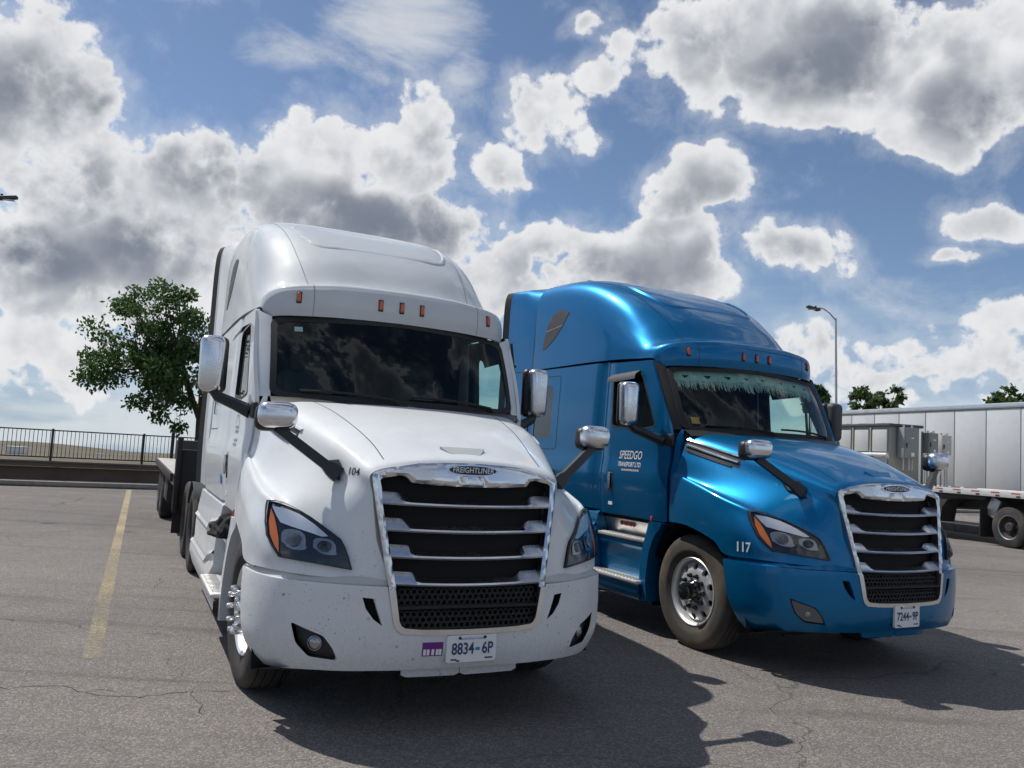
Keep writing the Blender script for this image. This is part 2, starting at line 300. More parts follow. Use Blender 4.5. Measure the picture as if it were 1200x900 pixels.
pmat('cabinet_grey', (.24, .26, .26), .5); pmat('cabinet_pale', (.50, .51, .50), .5); pmat('cabinet_beige', (.34, .33, .29), .6); pmat('roof_dark', (.075, .08, .085), .6)
pmat('tape_red', (.50, .03, .025), .4); pmat('tape_white', (.72, .72, .70), .4)
grime('deck_wood', (.46, .44, .40), (.30, .28, .25), .8, 0, 0, 15, .5)

# ------------------------------------------------------------------ mesh helpers
class G:
    def __init__(s): s.v = []; s.f = []
    def add(s, v, f):
        o = len(s.v); s.v += [tuple(p) for p in v]; s.f += [tuple(i + o for i in q) for q in f]; return s
    def box(s, c, d, bev=0., rot=None, seg=2):
        if bev:
            bm = bmesh.new(); bmesh.ops.create_cube(bm, size=1); bmesh.ops.scale(bm, vec=d, verts=bm.verts)
            bmesh.ops.bevel(bm, geom=list(bm.edges), offset=min(bev, min(d) * .49), segments=seg, affect='EDGES', profile=.5)
            v = [x.co.copy() for x in bm.verts]; bm.verts.index_update(); f = [[q.index for q in p.verts] for p in bm.faces]; bm.free()
        else:
            v = [Vector((x * d[0] / 2, y * d[1] / 2, z * d[2] / 2)) for x in (-1, 1) for y in (-1, 1) for z in (-1, 1)]
            f = [(0, 1, 3, 2), (4, 6, 7, 5), (0, 4, 5, 1), (2, 3, 7, 6), (0, 2, 6, 4), (1, 5, 7, 3)]
        if rot is not None: v = [rot @ p for p in v]
        return s.add([p + Vector(c) for p in v], f)
    def tube(s, pts, r, n=10, caps=True):
        pts = [Vector(p) for p in pts]; k = len(pts); rs = r if isinstance(r, (list, tuple)) else [r] * k
        V = []; up = Vector((0, 0, 1))
        for i, p in enumerate(pts):
            t = (pts[min(i + 1, k - 1)] - pts[max(i - 1, 0)]).normalized()
            a = t.cross(up if abs(t.z) < .95 else Vector((1, 0, 0))).normalized(); b = t.cross(a)
            for j in range(n):
                q = 2 * math.pi * j / n; V.append(p + (a * math.cos(q) + b * math.sin(q)) * rs[i])
        Fc = [(i * n + j, i * n + (j + 1) % n, (i + 1) * n + (j + 1) % n, (i + 1) * n + j) for i in range(k - 1) for j in range(n)]
        if caps: Fc += [tuple(range(n))[::-1], tuple(range((k - 1) * n, k * n))]
        return s.add(V, Fc)
    def lathe(s, prof, c, axis='x', n=40, a0=0, a1=2 * math.pi):
        """prof: (along axis, radius)"""
        V = []; full = abs(a1 - a0 - 2 * math.pi) < 1e-6; m = n if full else n + 1
        for (h, r) in prof:
            for j in range(m):
                q = a0 + (a1 - a0) * j / n; a, b = r * math.cos(q), r * math.sin(q)
                V.append(Vector(c) + Vector((h, a, b) if axis == 'x' else (a, h, b) if axis == 'y' else (a, b, h)))
        Fc = [(i * m + j, i * m + (j + 1) % m, (i + 1) * m + (j + 1) % m, (i + 1) * m + j) for i in range(len(prof) - 1) for j in range(n)]
        return s.add(V, Fc)
    def prism(s, poly, fn, d):
        """poly 2D outline; fn(a,b,k) -> point, k 0 front / 1 back"""
        n = len(poly); V = [fn(a, b, 0) for a, b in poly] + [fn(a, b, 1) for a, b in poly]
        return s.add(V, [tuple(range(n)), tuple(range(2 * n - 1, n - 1, -1))] + [(i, n + i, n + (i + 1) % n, (i + 1) % n) for i in range(n)])
    def mirror(s):
        g = G(); g.v = [(-x, y, z) for x, y, z in s.v]; g.f = [tuple(reversed(q)) for q in s.f]; return g
    def plus(s, o): return s.add(o.v, o.f)
    def build(s, name, mat, parent=None, smooth=True, angle=40, label=None):
        me = bpy.data.meshes.new(name); me.from_pydata(s.v, [], s.f); me.validate(); me.update()
        if smooth:
            me.shade_smooth(); me.set_sharp_from_angle(angle=R(angle))
        me.materials.append(MATS[mat]); o = bpy.data.objects.new(name, me); COL.objects.link(o)
        if parent: o.parent = parent
        if label: o['label'] = label
        return o
def tag(o, label, cat, group=None):
    o['label'] = label; o['category'] = cat
    if group: o['group'] = group
    return o
def struct(o): o['kind'] = 'structure'; return o
def empty(name, loc=(0, 0, 0), rz=0.):
    o = bpy.data.objects.new(name, None); COL.objects.link(o); o.location = loc; o.rotation_euler = (0, 0, rz); o.empty_display_size = .2; return o
def crom(P, n):
    P = np.asarray(P, float); Q = np.concatenate([[2 * P[0] - P[1]], P, [2 * P[-1] - P[-2]]]); out = []
    t = np.linspace(0, 1, n, endpoint=False).reshape((-1,) + (1,) * (P.ndim - 1))
    for i in range(len(P) - 1):
        a, b, c, d = Q[i:i + 4]
        out.append(.5 * (2 * b + (c - a) * t + (2 * a - 5 * b + 4 * c - d) * t ** 2 + (3 * b - a - 3 * c + d) * t ** 3))
    out.append(P[-1:]); return np.concatenate(out)
def grid_faces(a, b, flip=False):
    f = [(i * b + j, i * b + j + 1, (i + 1) * b + j + 1, (i + 1) * b + j) for i in range(a - 1) for j in range(b - 1)]
    return [tuple(reversed(q)) for q in f] if flip else f
def loft_full(half, nu, nv):
    """half: rows x columns from the centre line (x=0) outwards; mirrored to the other side"""
    H = np.asarray(half, float); M = H[:, :0:-1].copy(); M[..., 0] *= -1
    S = crom(H if False else np.concatenate([M, H], 1), nu); S = np.swapaxes(crom(np.swapaxes(S, 0, 1), nv), 0, 1)
    return S
def rim_of(V, Fc, vec):
    """skirt along the open border of a patch (own vertices, so the edge stays crisp)"""
    from collections import Counter
    c = Counter(); 
    for q in Fc:
        for i in range(len(q)): c[tuple(sorted((q[i], q[(i + 1) % len(q)])))] += 1
    v2, f2 = [], []
    for q in Fc:
        for i in range(len(q)):
            a, b = q[i], q[(i + 1) % len(q)]
            if c[tuple(sorted((a, b)))] == 1:
                o = len(v2); fa = vec(V[a]) if callable(vec) else vec; fb = vec(V[b]) if callable(vec) else vec
                A, B = Vector(V[a]), Vector(V[b]); v2 += [A, B, B + Vector(fb), A + Vector(fa)]; f2.append((o + 1, o, o + 3, o + 2))
    return v2, f2
def dens(poly, step):
    out = []
    n = len(poly)
    for i in range(n):
        a, b = np.array(poly[i], float), np.array(poly[(i + 1) % n], float); k = max(1, int(math.ceil(np.linalg.norm(b - a) / step)))
        out += [tuple(a + (b - a) * j / k) for j in range(k)]
    return out
def rounded(poly, r, n=4):
    out = []; m = len(poly)
    for i in range(m):
        p = np.array(poly[i], float); a = np.array(poly[i - 1], float); b = np.array(poly[(i + 1) % m], float)
        da, db = a - p, b - p; la, lb = np.linalg.norm(da), np.linalg.norm(db); q = min(r, la * .45, lb * .45)
        s, e = p + da / la * q, p + db / lb * q
        for j in range(n + 1):
            t = j / n; out.append(tuple((1 - t) ** 2 * s + 2 * t * (1 - t) * p + t * t * e))
    return out
def inside(pts, poly):
    x, y = pts[:, 0], pts[:, 1]; r = np.zeros(len(pts), bool); n = len(poly)
    for i in range(n):
        (x1, y1), (x2, y2) = poly[i], poly[(i + 1) % n]
        if y1 == y2: continue
        r ^= ((y1 > y) != (y2 > y)) & (x < (x2 - x1) * (y - y1) / (y2 - y1) + x1)
    return r
def trim(outer, holes=(), step=.06, edge=None):
    """triangulated 2D patch with holes -> (points, triangles)"""
    edge = edge or step; loops = [dens(outer, edge)] + [dens(h, edge) for h in holes]
    P = []; E = []
    for L in loops:
        o = len(P); P += L; E += [(o + i, o + (i + 1) % len(L)) for i in range(len(L))]
    B = np.array(P); mn, mx = B.min(0), B.max(0)
    gx, gy = np.meshgrid(np.arange(mn[0] + step * .5, mx[0], step), np.arange(mn[1] + step * .5, mx[1], step))
    gp = np.stack([gx.ravel(), gy.ravel()], 1); ok = inside(gp, loops[0])
    for L in loops[1:]: ok &= ~inside(gp, L)
    gp = gp[ok]
    if len(gp):
        d = np.min(np.linalg.norm(gp[:, None] - B[None], axis=2), 1); gp = gp[d > .45 * step]
    pts = [Vector(p) for p in P] + [Vector(p) for p in gp]
    vo, eo, fo, *_ = delaunay_2d_cdt(pts, E, [], 0, 1e-6)
    vo = np.array([tuple(v) for v in vo]); fo = [tuple(f) for f in fo]
    ce = np.array([vo[list(f)].mean(0) for f in fo]); ok = inside(ce, loops[0])
    for L in loops[1:]: ok &= ~inside(ce, L)
    fo = [f if np.cross(vo[f[1]] - vo[f[0]], vo[f[2]] - vo[f[0]]) > 0 else f[::-1] for f, k in zip(fo, ok) if k]
    used = sorted({i for f in fo for i in f}); rm = {o: i for i, o in enumerate(used)}
    return vo[used], [tuple(rm[i] for i in f) for f in fo]
def patch(outer, holes, step, fn, rim=None, flip=False, edge=None):
    p, f = trim(outer, holes, step, edge); V = [tuple(fn(a, b)) for a, b in p]
    if flip: f = [t[::-1] for t in f]
    g = G().add(V, f)
    if rim is not None: v2, f2 = rim_of(V, f, rim); g.add(v2, f2)
    return g
_tc = {}
def text_geo(s, size=1., shear=0., bold=0.):
    """flat lettering as a mesh in the xy plane, centred"""
    cu = bpy.data.curves.new('t', 'FONT'); cu.body = s; cu.align_x = 'CENTER'; cu.align_y = 'CENTER'; cu.size = size; cu.shear = shear; cu.resolution_u = 3; cu.offset = bold
    ob = bpy.data.objects.new('t', cu); COL.objects.link(ob)
    me = bpy.data.meshes.new_from_object(ob, depsgraph=bpy.context.evaluated_depsgraph_get())
    v = [tuple(x.co) for x in me.vertices]; f = [tuple(p.vertices) for p in me.polygons]
    bpy.data.objects.remove(ob); bpy.data.curves.remove(cu); bpy.data.meshes.remove(me); return v, f
def text_part(name, s, size, fn, mat, parent, shear=0., bold=0., sx=1.):
    v, f = text_geo(s, size, shear, bold); return G().add([fn(x * sx, y) for x, y, z in v], f).build(name, mat, parent, smooth=False)

# ------------------------------------------------------------------ tractor unit
# local frame: x to the viewer's right when facing the truck, y backwards from the bumper, z up
PLACE = {'w': (-.165, 4.906, R(24.79)), 'b': (3.301, 6.787, R(25.72))}
def to_local(k, p):
    tx, ty, th = PLACE[k]; c, s = math.cos(th), math.sin(th); dx, dy = p[0] - tx, p[1] - ty
    return Vector((dx * c + dy * s, -dx * s + dy * c, p[2]))
def px_local(k, u, v):
    o = to_local(k, CAMP); return o, (to_local(k, CAMP + ray(u, v)) - o).normalized()
def bvh_of(S):
    a, b = S.shape[:2]; return BVHTree.FromPolygons([tuple(p) for p in S.reshape(-1, 3)], grid_faces(a, b))

HOOD = [
 [(0,1.4,1.955),(0.5,1.45,1.95),(0.93,1.6,1.925),(1.05,1.62,1.74),(1.104,1.6272,1.561),(1.133,1.63,1.552),(1.154,1.6278,1.4872),(1.175,1.62,1.3),(1.185,1.6,1.1)],
 [(0,1.08,1.895),(0.47,1.11,1.885),(0.865,1.2,1.84),(0.985,1.2,1.665),(1.093,1.2504,1.4788),(1.143,1.27,1.467),(1.1662,1.2722,1.4165),(1.195,1.28,1.28),(1.205,1.3,1.09)],
 [(0,0.74,1.815),(0.43,0.76,1.8),(0.785,0.82,1.735),(0.885,0.83,1.565),(1.0614,0.8948,1.3824),(1.138,0.92,1.372),(1.1623,0.9266,1.3204),(1.195,0.95,1.18),(1.205,0.95,1.005)],
 [(0,0.46,1.725),(0.38,0.48,1.71),(0.7,0.52,1.635),(0.775,0.5,1.475),(0.9982,0.5936,1.3085),(1.0918,0.63,1.2952),(1.1201,0.6366,1.2443),(1.175,0.66,1.1),(1.195,0.8,0.905)],
 [(0,0.26,1.64),(0.35,0.27,1.62),(0.64,0.3,1.555),(0.69,0.29,1.41),(0.888,0.398,1.2413),(0.969,0.44,1.206),(1.0004,0.44,1.1604),(1.085,0.44,1.02),(1.13,0.5,0.905)],
 [(0,0.165,1.6),(0.33,0.18,1.585),(0.615,0.21,1.52),(0.64,0.21,1.39),(0.7444,0.2388,1.1995),(0.7874,0.25,1.1436),(0.8069,0.2478,1.107),(0.86,0.24,0.99),(0.9,0.245,0.895)],
 [(0,0.135,1.575),(0.31,0.145,1.56),(0.6,0.17,1.498),(0.595,0.155,1.36),(0.5734,0.1334,1.1802),(0.5666,0.125,1.1224),(0.5576,0.1162,1.0848),(0.515,0.085,0.96),(0.495,0.07,0.88)]]
HS = loft_full(HOOD, 8, 6); HB = bvh_of(HS)
ROOF = [
 [(0,4.74,3.91),(.45,4.74,3.905),(.80,4.74,3.875),(.995,4.74,3.77),(1.072,4.74,3.53),(1.088,4.74,3.08),(1.10,4.74,2.73)],
 [(0,4.0,3.865),(.45,4.0,3.86),(.79,4.0,3.83),(.985,4.0,3.72),(1.067,4.0,3.46),(1.088,4.0,3.04),(1.10,4.0,2.73)],
 [(0,3.4,3.735),(.45,3.4,3.73),(.77,3.4,3.70),(.97,3.4,3.59),(1.057,3.4,3.34),(1.083,3.4,2.99),(1.10,3.4,2.73)],
 [(0,2.8,3.50),(.44,2.8,3.495),(.74,2.82,3.46),(.945,2.85,3.345),(1.035,2.88,3.15),(1.073,2.9,2.93),(1.09,2.9,2.725)],
 [(0,2.35,3.225),(.43,2.36,3.215),(.70,2.40,3.17),(.90,2.46,3.075),(1.008,2.52,2.97),(1.058,2.56,2.86),(1.08,2.58,2.715)],
 [(0,2.05,2.945),(.42,2.07,2.935),(.66,2.11,2.905),(.84,2.17,2.88),(.965,2.25,2.855),(1.04,2.32,2.80),(1.068,2.36,2.705)],
 [(0,1.885,2.915),(.42,1.905,2.91),(.66,1.938,2.89),(.83,1.985,2.87),(.95,2.06,2.846),(1.025,2.15,2.794),(1.058,2.20,2.70)],
 [(0,1.835,2.875),(.42,1.855,2.87),(.66,1.89,2.852),(.82,1.935,2.834),(.935,2.00,2.812),(1.01,2.085,2.765),(1.048,2.15,2.69)],
 [(0,1.815,2.83),(.42,1.835,2.825),(.66,1.87,2.808),(.81,1.915,2.79),(.925,1.98,2.77),(1.0,2.065,2.735),(1.04,2.135,2.675)],
 [(0,1.808,2.73),(.42,1.828,2.725),(.66,1.863,2.715),(.81,1.908,2.705),(.923,1.973,2.692),(.993,2.055,2.675),(1.034,2.125,2.65)],
 [(0,1.825,2.64),(.42,1.845,2.635),(.66,1.88,2.628),(.81,1.92,2.622),(.925,1.985,2.618),(.99,2.06,2.61),(1.03,2.12,2.60)]]
RS = loft_full(ROOF, 8, 6); RB = bvh_of(RS)
# bumper: swept profile, s = arc length from the centre line
_bp = crom(np.array([(0,-.02,0),(.3,-.005,0),(.5,.025,0),(.7,.085,0),(.88,.18,0),(1.02,.30,0),(1.12,.45,0),(1.175,.62,0),(1.195,.83,0)]), 12)
_bs = np.concatenate([[0], np.cumsum(np.linalg.norm(np.diff(_bp, axis=0), axis=1))]); BS = _bs[-1]
_bt = np.gradient(_bp[:, :2], axis=0); _bt /= np.linalg.norm(_bt, axis=1)[:, None]
def s_of_x(x): return math.copysign(float(np.interp(abs(x), _bp[:, 0], _bs)), x)
S_CR = s_of_x(1.02)
def bump_pt(s, z, off=0.):
    a = abs(s); x, y = np.interp(a, _bs, _bp[:, 0]), np.interp(a, _bs, _bp[:, 1]); tx, ty = np.interp(a, _bs, _bt[:, 0]), np.interp(a, _bs, _bt[:, 1])
    d = float(np.interp(z, [.28, .34, .38, .45, .55, .70, .86, .885, .90], [.13, .085, .045, .018, .004, 0, .006, .018, .04])) - off
    t_ = min(1, max(0, (a - S_CR + .10 * (z - .6)) / .030)); d -= .016 * t_ * t_ * (3 - 2 * t_) * min(1, max(0, (z - .40) / .1))
    sg = 1 if s >= 0 else -1
    return Vector((sg * (x - ty * d), y + tx * d, z))
def gy(x, z): return .06 + .17 * (z - .84) - .04 * (1 - (x / .55) ** 2)     # grille face
def side_x(y, z):
    x = float(np.interp(z, [.9, 1.1, 1.3, 1.50, 1.57, 1.66, 1.95, 2.3, 2.72, 3.0, 3.35], [1.10, 1.125, 1.14, 1.15, 1.142, 1.128, 1.122, 1.108, 1.09, 1.075, 1.04]))
    if y < 1.98: x -= .085 * ((1.98 - y) / .35) ** 2
    x -= .032 * math.exp(-((y - 2.97) / .075) ** 2)
    return x
def ws_pt(u, v, off=0.):
    a = abs(u)
    b = np.array([.995 * u, 1.445 + .285 * a ** 2.3, 1.962 + .01 * a]); t = np.array([.985 * u, 1.835 + .20 * a ** 2.4, 2.65 - .04 * a])
    p = b + (t - b) * v; p[1] -= .025 * math.sin(math.pi * v) + off; return Vector(p)
def circ(r, n, ph=0.): return [(r * math.cos(2 * math.pi * i / n + ph), r * math.sin(2 * math.pi * i / n + ph)) for i in range(n)]

def px_patch(bvh, k, outline, off, step, rimd=0., holes=()):
    """patch lying `off` proud of a body surface; outline read from the photograph of truck k, kept in the truck's own frame"""
    def fn(a, b):
        o, d = px_local(k, a, b); h, n, i, t = bvh.ray_cast(o, d)
        if h is None:
            h, n, i, t = bvh.find_nearest(o + d * 5.5)
        if n.dot(d) > 0: n = -n
        return h + n * off
    p, f = trim(outline, holes, step); V = [fn(a, b) for a, b in p]; f = [t[::-1] for t in f]
    g = G().add(V, f)
    if rimd:
        o, d = px_local(k, *outline[0]); v2, f2 = rim_of(V, f, d * rimd); g.add(v2, f2)
    return g

def wheel_parts(parent_fn, root, x, y, sgn, front=True, tyre='tyre_rubber', steer=0., spikes=False, label=None):
    """one wheel: empty-less part 'wheel' is the tyre mesh; rim, nuts, hub are its sub-parts"""
    C = Vector((0, 0, 0)); rt, rr = .508, .300; w = .145
    g = G()
    prof = [(-w*.72, rr-.012), (-w*.95, rr+.05), (-w, rr+.12), (-w*.93, rt-.03), (-w*.80, rt-.008)]
    gro = [(-.085, .012), (-.03, .012), (.03, .012), (.085, .012)]
    for (gx, gw) in gro: prof += [(gx-gw*.5, rt), (gx-gw*.3, rt-.014), (gx+gw*.3, rt-.014), (gx+gw*.5, rt)]
    prof += [(w*.80, rt-.008), (w*.93, rt-.03), (w, rr+.12), (w*.99, rr+.09), (w*1.0, rr+.07), (w*.95, rr+.05), (w*.72, rr-.012)]
    g.lathe(prof, C, 'x', 72)
    t = g.build('wheel', tyre, root, angle=50)
    t.location = (x, y, .503); t.rotation_euler = (0, 0, steer + (0 if sgn > 0 else math.pi))
    # everything below is modelled facing +x
    rim = G()
    rp = [(-.10, rr-.03), (.105, rr-.02), (.118, rr+.004), (.124, rr-.002), (.118, rr-.014), (.10, rr-.026), (.05, rr-.030)]
    rim.lathe(rp, C, 'x', 56)
    n = 10; dish = [(.05, rr-.030), (.060, .262), (.088, .225), (.100, .19), (.104, .165)] if front else [(.0, rr-.03), (-.03, .25), (-.06, .2), (-.06, .1)]
    # disc with ten hand holes: patch in the yz plane
    def dx(r): return float(np.interp(r, [p[1] for p in dish[::-1]], [p[0] for p in dish[::-1]]))
    outer = circ(rr-.030, 60); holes = [[(.218*math.cos(a)+.030*math.cos(q)*1.0, .218*math.sin(a)+.030*math.sin(q)) for q in np.linspace(0, 2*math.pi, 14, endpoint=False)] for a in np.linspace(0, 2*math.pi, n, endpoint=False)+.31]
    p, f = trim(outer, holes, .035, .02)
    V = [Vector((dx(math.hypot(a, b)), a, b)) for a, b in p]; rim.add(V, f); v2, f2 = rim_of(V, f, (-.03, 0, 0)); rim.add(v2, f2)
    ro = rim.build('rim', 'rim_metal' if front else 'trailer_dark', t, angle=35)
    b = G().lathe([(.0, rr-.04), (-.02, .15), (-.02, .001)], C, 'x', 30); b.build('brake_drum', 'dark_void', t)
    if front:
        hub = G().lathe([(.10, .105), (.125, .100), (.135, .088), (.20, .080), (.222, .070), (.228, .045), (.229, .001)] if not spikes else [(.10, .100), (.13, .092), (.15, .075), (.165, .05), (.17, .001)], C, 'x', 30)
        hub.build('hub_cap', 'chrome_dirty' if spikes else 'gloss_black', t, angle=40)
        for i in range(n):
            a = 2*math.pi*i/n; c = Vector((0, .143*math.cos(a), .143*math.sin(a)))
            if spikes: q = G().lathe([(.10, .027), (.120, .027), (.122, .021), (.165, .020), (.195, .018), (.207, .012), (.209, .001)], c, 'x', 10)
            else: q = G().lathe([(.10, .023), (.112, .023), (.113, .017), (.137, .016), (.142, .012), (.142, .001)], c, 'x', 6)
            q.build('lug_nut', 'chrome_dirty' if spikes else 'gloss_black', t, angle=30)
    return t

def build_truck(k):
    white = k == 'w'; paint = 'white_paint' if white else 'blue_paint'
    tx, ty, th = PLACE[k]
    root = empty('semi_truck', (tx, ty, 0), th)
    # ---- hood with fenders
    a, b = HS.shape[:2]
    hood = G().add([tuple(p) for p in HS.reshape(-1, 3)], grid_faces(a, b)).build('hood', paint, root, angle=60)
    v2, f2 = rim_of([tuple(p) for p in HS.reshape(-1, 3)], grid_faces(a, b), lambda p: (-.03*(1 if p[0] > 0 else -1) if abs(p[0]) > .4 else 0, .02, .0))
    G().add(v2, f2).build('hood_lip', paint, hood)
    # scoop on the nose
    sc = G(); pz = lambda x, y: HB.ray_cast(Vector((x, y, 3)), Vector((0, 0, -1)))[0].z
    pts = [(-.15, .30), (.15, .30), (.10, .235), (-.10, .235)]
    V = [Vector((x, y, pz(x, y) + .002 + (.014 if y > .27 else 0))) for x, y in pts]; sc.add(V, [(0, 1, 2, 3)])
    V2 = [Vector((x, y, pz(x, y) - .004)) for x, y in pts]; sc.add(V + V2, [(0, 4, 5, 1), (1, 5, 6, 2), (2, 6, 7, 3), (3, 7, 4, 0)])
    sc.build('hood_scoop', 'cabinet_pale' if white else paint, hood, smooth=False)
    # hood seam lines (thin dark joints left and right of the raised centre)
    for s in (-1, 1):
        q = G(); line = [(s*x, y) for x, y in ((.52, .24), (.54, .45), (.60, .80), (.66, 1.2), (.71, 1.47))]
        cr = crom(np.array([(x, y, 0) for x, y in line]), 6); P = []
        for p in cr: h = HB.ray_cast(Vector((p[0], p[1], 3)), Vector((0, 0, -1)))[0]; P += [h + Vector((-.003, 0, .0015)), h + Vector((.003, 0, .0015))]
        q.add(P, [(2*i, 2*i+1, 2*i+3, 2*i+2) for i in range(len(cr)-1)]); q.build('hood_seam', 'black_rubber', hood)
        # air outlet at the rear of the hood side: dark slot with two chrome blades
        if True:
            def sp(y, dz, off):
                z = np.interp(y, [.95, 1.62], [1.690, 1.845]) + dz; h, n, *_ = HB.ray_cast(Vector((s*2, y, z)), Vector((-s, 0, 0)))
                return h + Vector((s*off, 0, 0))
            ys = np.linspace(.98, 1.60, 12)
            def blade(y0, y1, d0, d1, off, nm, mt):
                q = G(); P = []
                yy = np.linspace(y0, y1, 12)
                for y in yy: P += [sp(y, d0, off), sp(y, d1, off)]
                q.add(P, [(2*i, 2*i+1, 2*i+3, 2*i+2) if s > 0 else (2*i+1, 2*i, 2*i+2, 2*i+3) for i in range(11)])
                P2 = [p + Vector((-s*(off+.004), 0, 0)) for p in P]; q.add(P + P2, [(2*i, 2*i+2, 24+2*i+2, 24+2*i) for i in range(11)] + [(2*i+1, 24+2*i+1, 24+2*i+3, 2*i+3) for i in range(11)] + [(0, 24, 25, 1), (22, 23, 47, 46)])
                q.build(nm, mt, hood, smooth=False)
            blade(.985, 1.60, -.060, .030, .004, 'air_outlet', 'black_plastic')
            blade(.965, 1.60, .030, .042, .018, 'outlet_trim', 'chrome' if not white else paint); blade(1.00, 1.60, -.022, -.008, .020, 'outlet_trim', 'chrome' if not white else paint); blade(1.05, 1.58, -.070, -.062, .012, 'outlet_trim', 'black_plastic')
    # ---- grille
    def gp(off): return lambda x, z: Vector((x, gy(x, z) - off, z))
    o_half = [(0, 1.578), (.2, 1.573), (.33, 1.563), (.48, 1.535), (.565, 1.513), (.603, 1.492), (.606, 1.465), (.585, 1.33), (.50, .86), (.497, .845)]
    i_half = [(.455, .845), (.545, 1.33), (.556, 1.455), (.545, 1.468), (.44, 1.488), (.405, 1.480), (.375, 1.448), (.2, 1.437), (0, 1.434)]
    o_h = o_half + i_half; ring = o_h + [(-x, z) for x, z in o_h[::-1][1:-1]]
    # front face of the chrome surround as one C-shaped strip (open at the bottom)
    po, pi_ = np.array(dens(o_half, .01)), np.array(dens(i_half, .01))
    def ringf(x, z):
        c = np.array((abs(x), z)); do, di = np.min(np.linalg.norm(po - c, axis=1)), np.min(np.linalg.norm(pi_ - c, axis=1)); d = min(do, di)
        return Vector((x, gy(x, z) - .020 - .018 * (1 - (1 - min(d / .026, 1)) ** 2), z))
    g = patch(ring, [], .018, ringf, rim=lambda p: (0, .07, 0), edge=.02)
    grille = g.build('grille', 'chrome_dirty', root, angle=30)
    back = patch([(-.575, 1.50), (-.47, .84), (-.44, .58), (.44, .58), (.47, .84), (.575, 1.50)], [], .12, lambda x, z: Vector((x, gy(x, z) + .075 + (.02 if z < .8 else 0), z))); back.build('radiator_screen', 'dark_void', grille)
    for i in range(4):
        zc = 1.338 - i * .151; hw = float(np.interp(zc, [.845, 1.33], [.458, .548])); sl = G(); n = 17; P = []
        xs = np.linspace(-hw, hw, 41)
        for x in xs:
            e = abs(x); tb_ = float(np.clip((e - (hw - .15)) / .03, 0, 1)); bow = -.012 * (1 - (x / hw) ** 2); y0 = gy(x, zc) - .016
            P += [Vector((x, y0 + .062, zc + .020 + .032 * tb_ + bow)), Vector((x, y0 + .006 + .012 * tb_, zc + .000 + .012 * tb_ + bow)), Vector((x, y0, zc - .010 + bow)), Vector((x, y0 + .006, zc - .020 + bow)), Vector((x, y0 + .055, zc - .022 + bow))]
        sl.add(P, [(5*j+c, 5*j+5+c, 5*j+5+(c+1) % 5, 5*j+(c+1) % 5) for j in range(40) for c in range(5)]); sl.build('slat', 'chrome_dirty', grille, angle=25)
        if i < 4:   # dark carrier behind every slat
            pass
    # lower hexagon mesh
    hx = G(); r = .019; dxh, dzh = r * 1.9, r * 1.62
    for row in range(14):
        z = .612 + row * dzh
        if z > .832 or abs(z - .742) < .012: continue
        hw = float(np.interp(z, [.60, .845], [.425, .462]))
        for c in range(-14, 15):
            x = c * dxh + (dxh / 2 if row % 2 else 0)
            if abs(x) > hw - .01: continue
            O = [(x + 1.02 * r * math.cos(q), z + 1.02 * r * math.sin(q)) for q in np.arange(6) * math.pi / 3 + math.pi / 6]; I = [(x + .72 * r * math.cos(q), z + .72 * r * math.sin(q)) for q in np.arange(6) * math.pi / 3 + math.pi / 6]
            V = [(a_, gy(a_, b_) + .012, b_) for a_, b_ in O] + [(a_, gy(a_, b_) + .012, b_) for a_, b_ in I] + [(a_, gy(a_, b_) + .030, b_) for a_, b_ in I]
            hx.add(V, [(i, (i + 1) % 6, 6 + (i + 1) % 6, 6 + i) for i in range(6)] + [(6 + i, 6 + (i + 1) % 6, 12 + (i + 1) % 6, 12 + i) for i in range(6)])
    hx.build('lower_mesh', 'mesh_black', grille, smooth=False)['kind'] = 'stuff'
    G().box((0, gy(0, .745) + .02, .742), (.88, .02, .018)).build('mesh_bar', 'mesh_black', grille, smooth=False)
    # badge
    def oval(rx, rz, n=28): return [(rx * math.copysign(abs(math.cos(q)) ** .8, math.cos(q)), rz * math.sin(q)) for q in np.linspace(0, 2 * math.pi, n, endpoint=False)]
    zb = 1.535; bf = lambda o: (lambda x, z: Vector((x, gy(x, zb) - o + (z) * .17, zb + z)))
    g = patch(oval(.170, .034), [], .04, bf(.046), rim=lambda p: (0, .03, 0)); bd = g.build('badge', 'chrome', grille, angle=40)
    patch(oval(.155, .026), [], .04, bf(.0485), rim=lambda p: (0, .004, 0)).build('badge_plate', 'black_print', grille)
    text_part('badge_lettering', 'FREIGHTLINER', .046, lambda x, y: bf(.0515)(x, y), 'white_print', grille, .12, .0002, .90)
    # ---- bumper
    def bz(s): return float(np.interp(abs(s), [0, .55, .95, 1.2, BS], [.392, .385, .372, .345, .30]))
    send = lambda z: BS - float(np.interp(z, [.3, .6, .9], [.22, .10, .03]))
    half = []
    for s in np.linspace(0, BS - .21, 14): half.append((s, bz(s)))
    for z in (.40, .5, .6, .7, .8, .86): half.append((send(z), z))
    half += [(send(.868), .868), (1.1, .866), (.62, .862), (s_of_x(.507), .860), (s_of_x(.503), .845), (s_of_x(.463), .66), (s_of_x(.445), .622), (s_of_x(.415), .600), (s_of_x(.3), .592), (0, .588)]
    outl = half + [(-s, z) for s, z in half[::-1][1:-1]]
    V1 = [(s_of_x(.640), .797), (s_of_x(.578), .792), (s_of_x(.523), .642), (s_of_x(.572), .676), (s_of_x(.618), .735)]
    FG = rounded([(s_of_x(.990), .634), (s_of_x(.962), .52), (s_of_x(.90), .452), (s_of_x(.748), .440), (s_of_x(.775), .505), (s_of_x(.825), .574)], .02)
    mir = lambda P: [(-a, b) for a, b in P]
    bp = patch(outl, [V1, mir(V1), FG, mir(FG)], .045, lambda s, z: bump_pt(s, z), rim=lambda p: (0, .03, 0), edge=.03)
    bumper = bp.build('bumper', paint, root, angle=35)
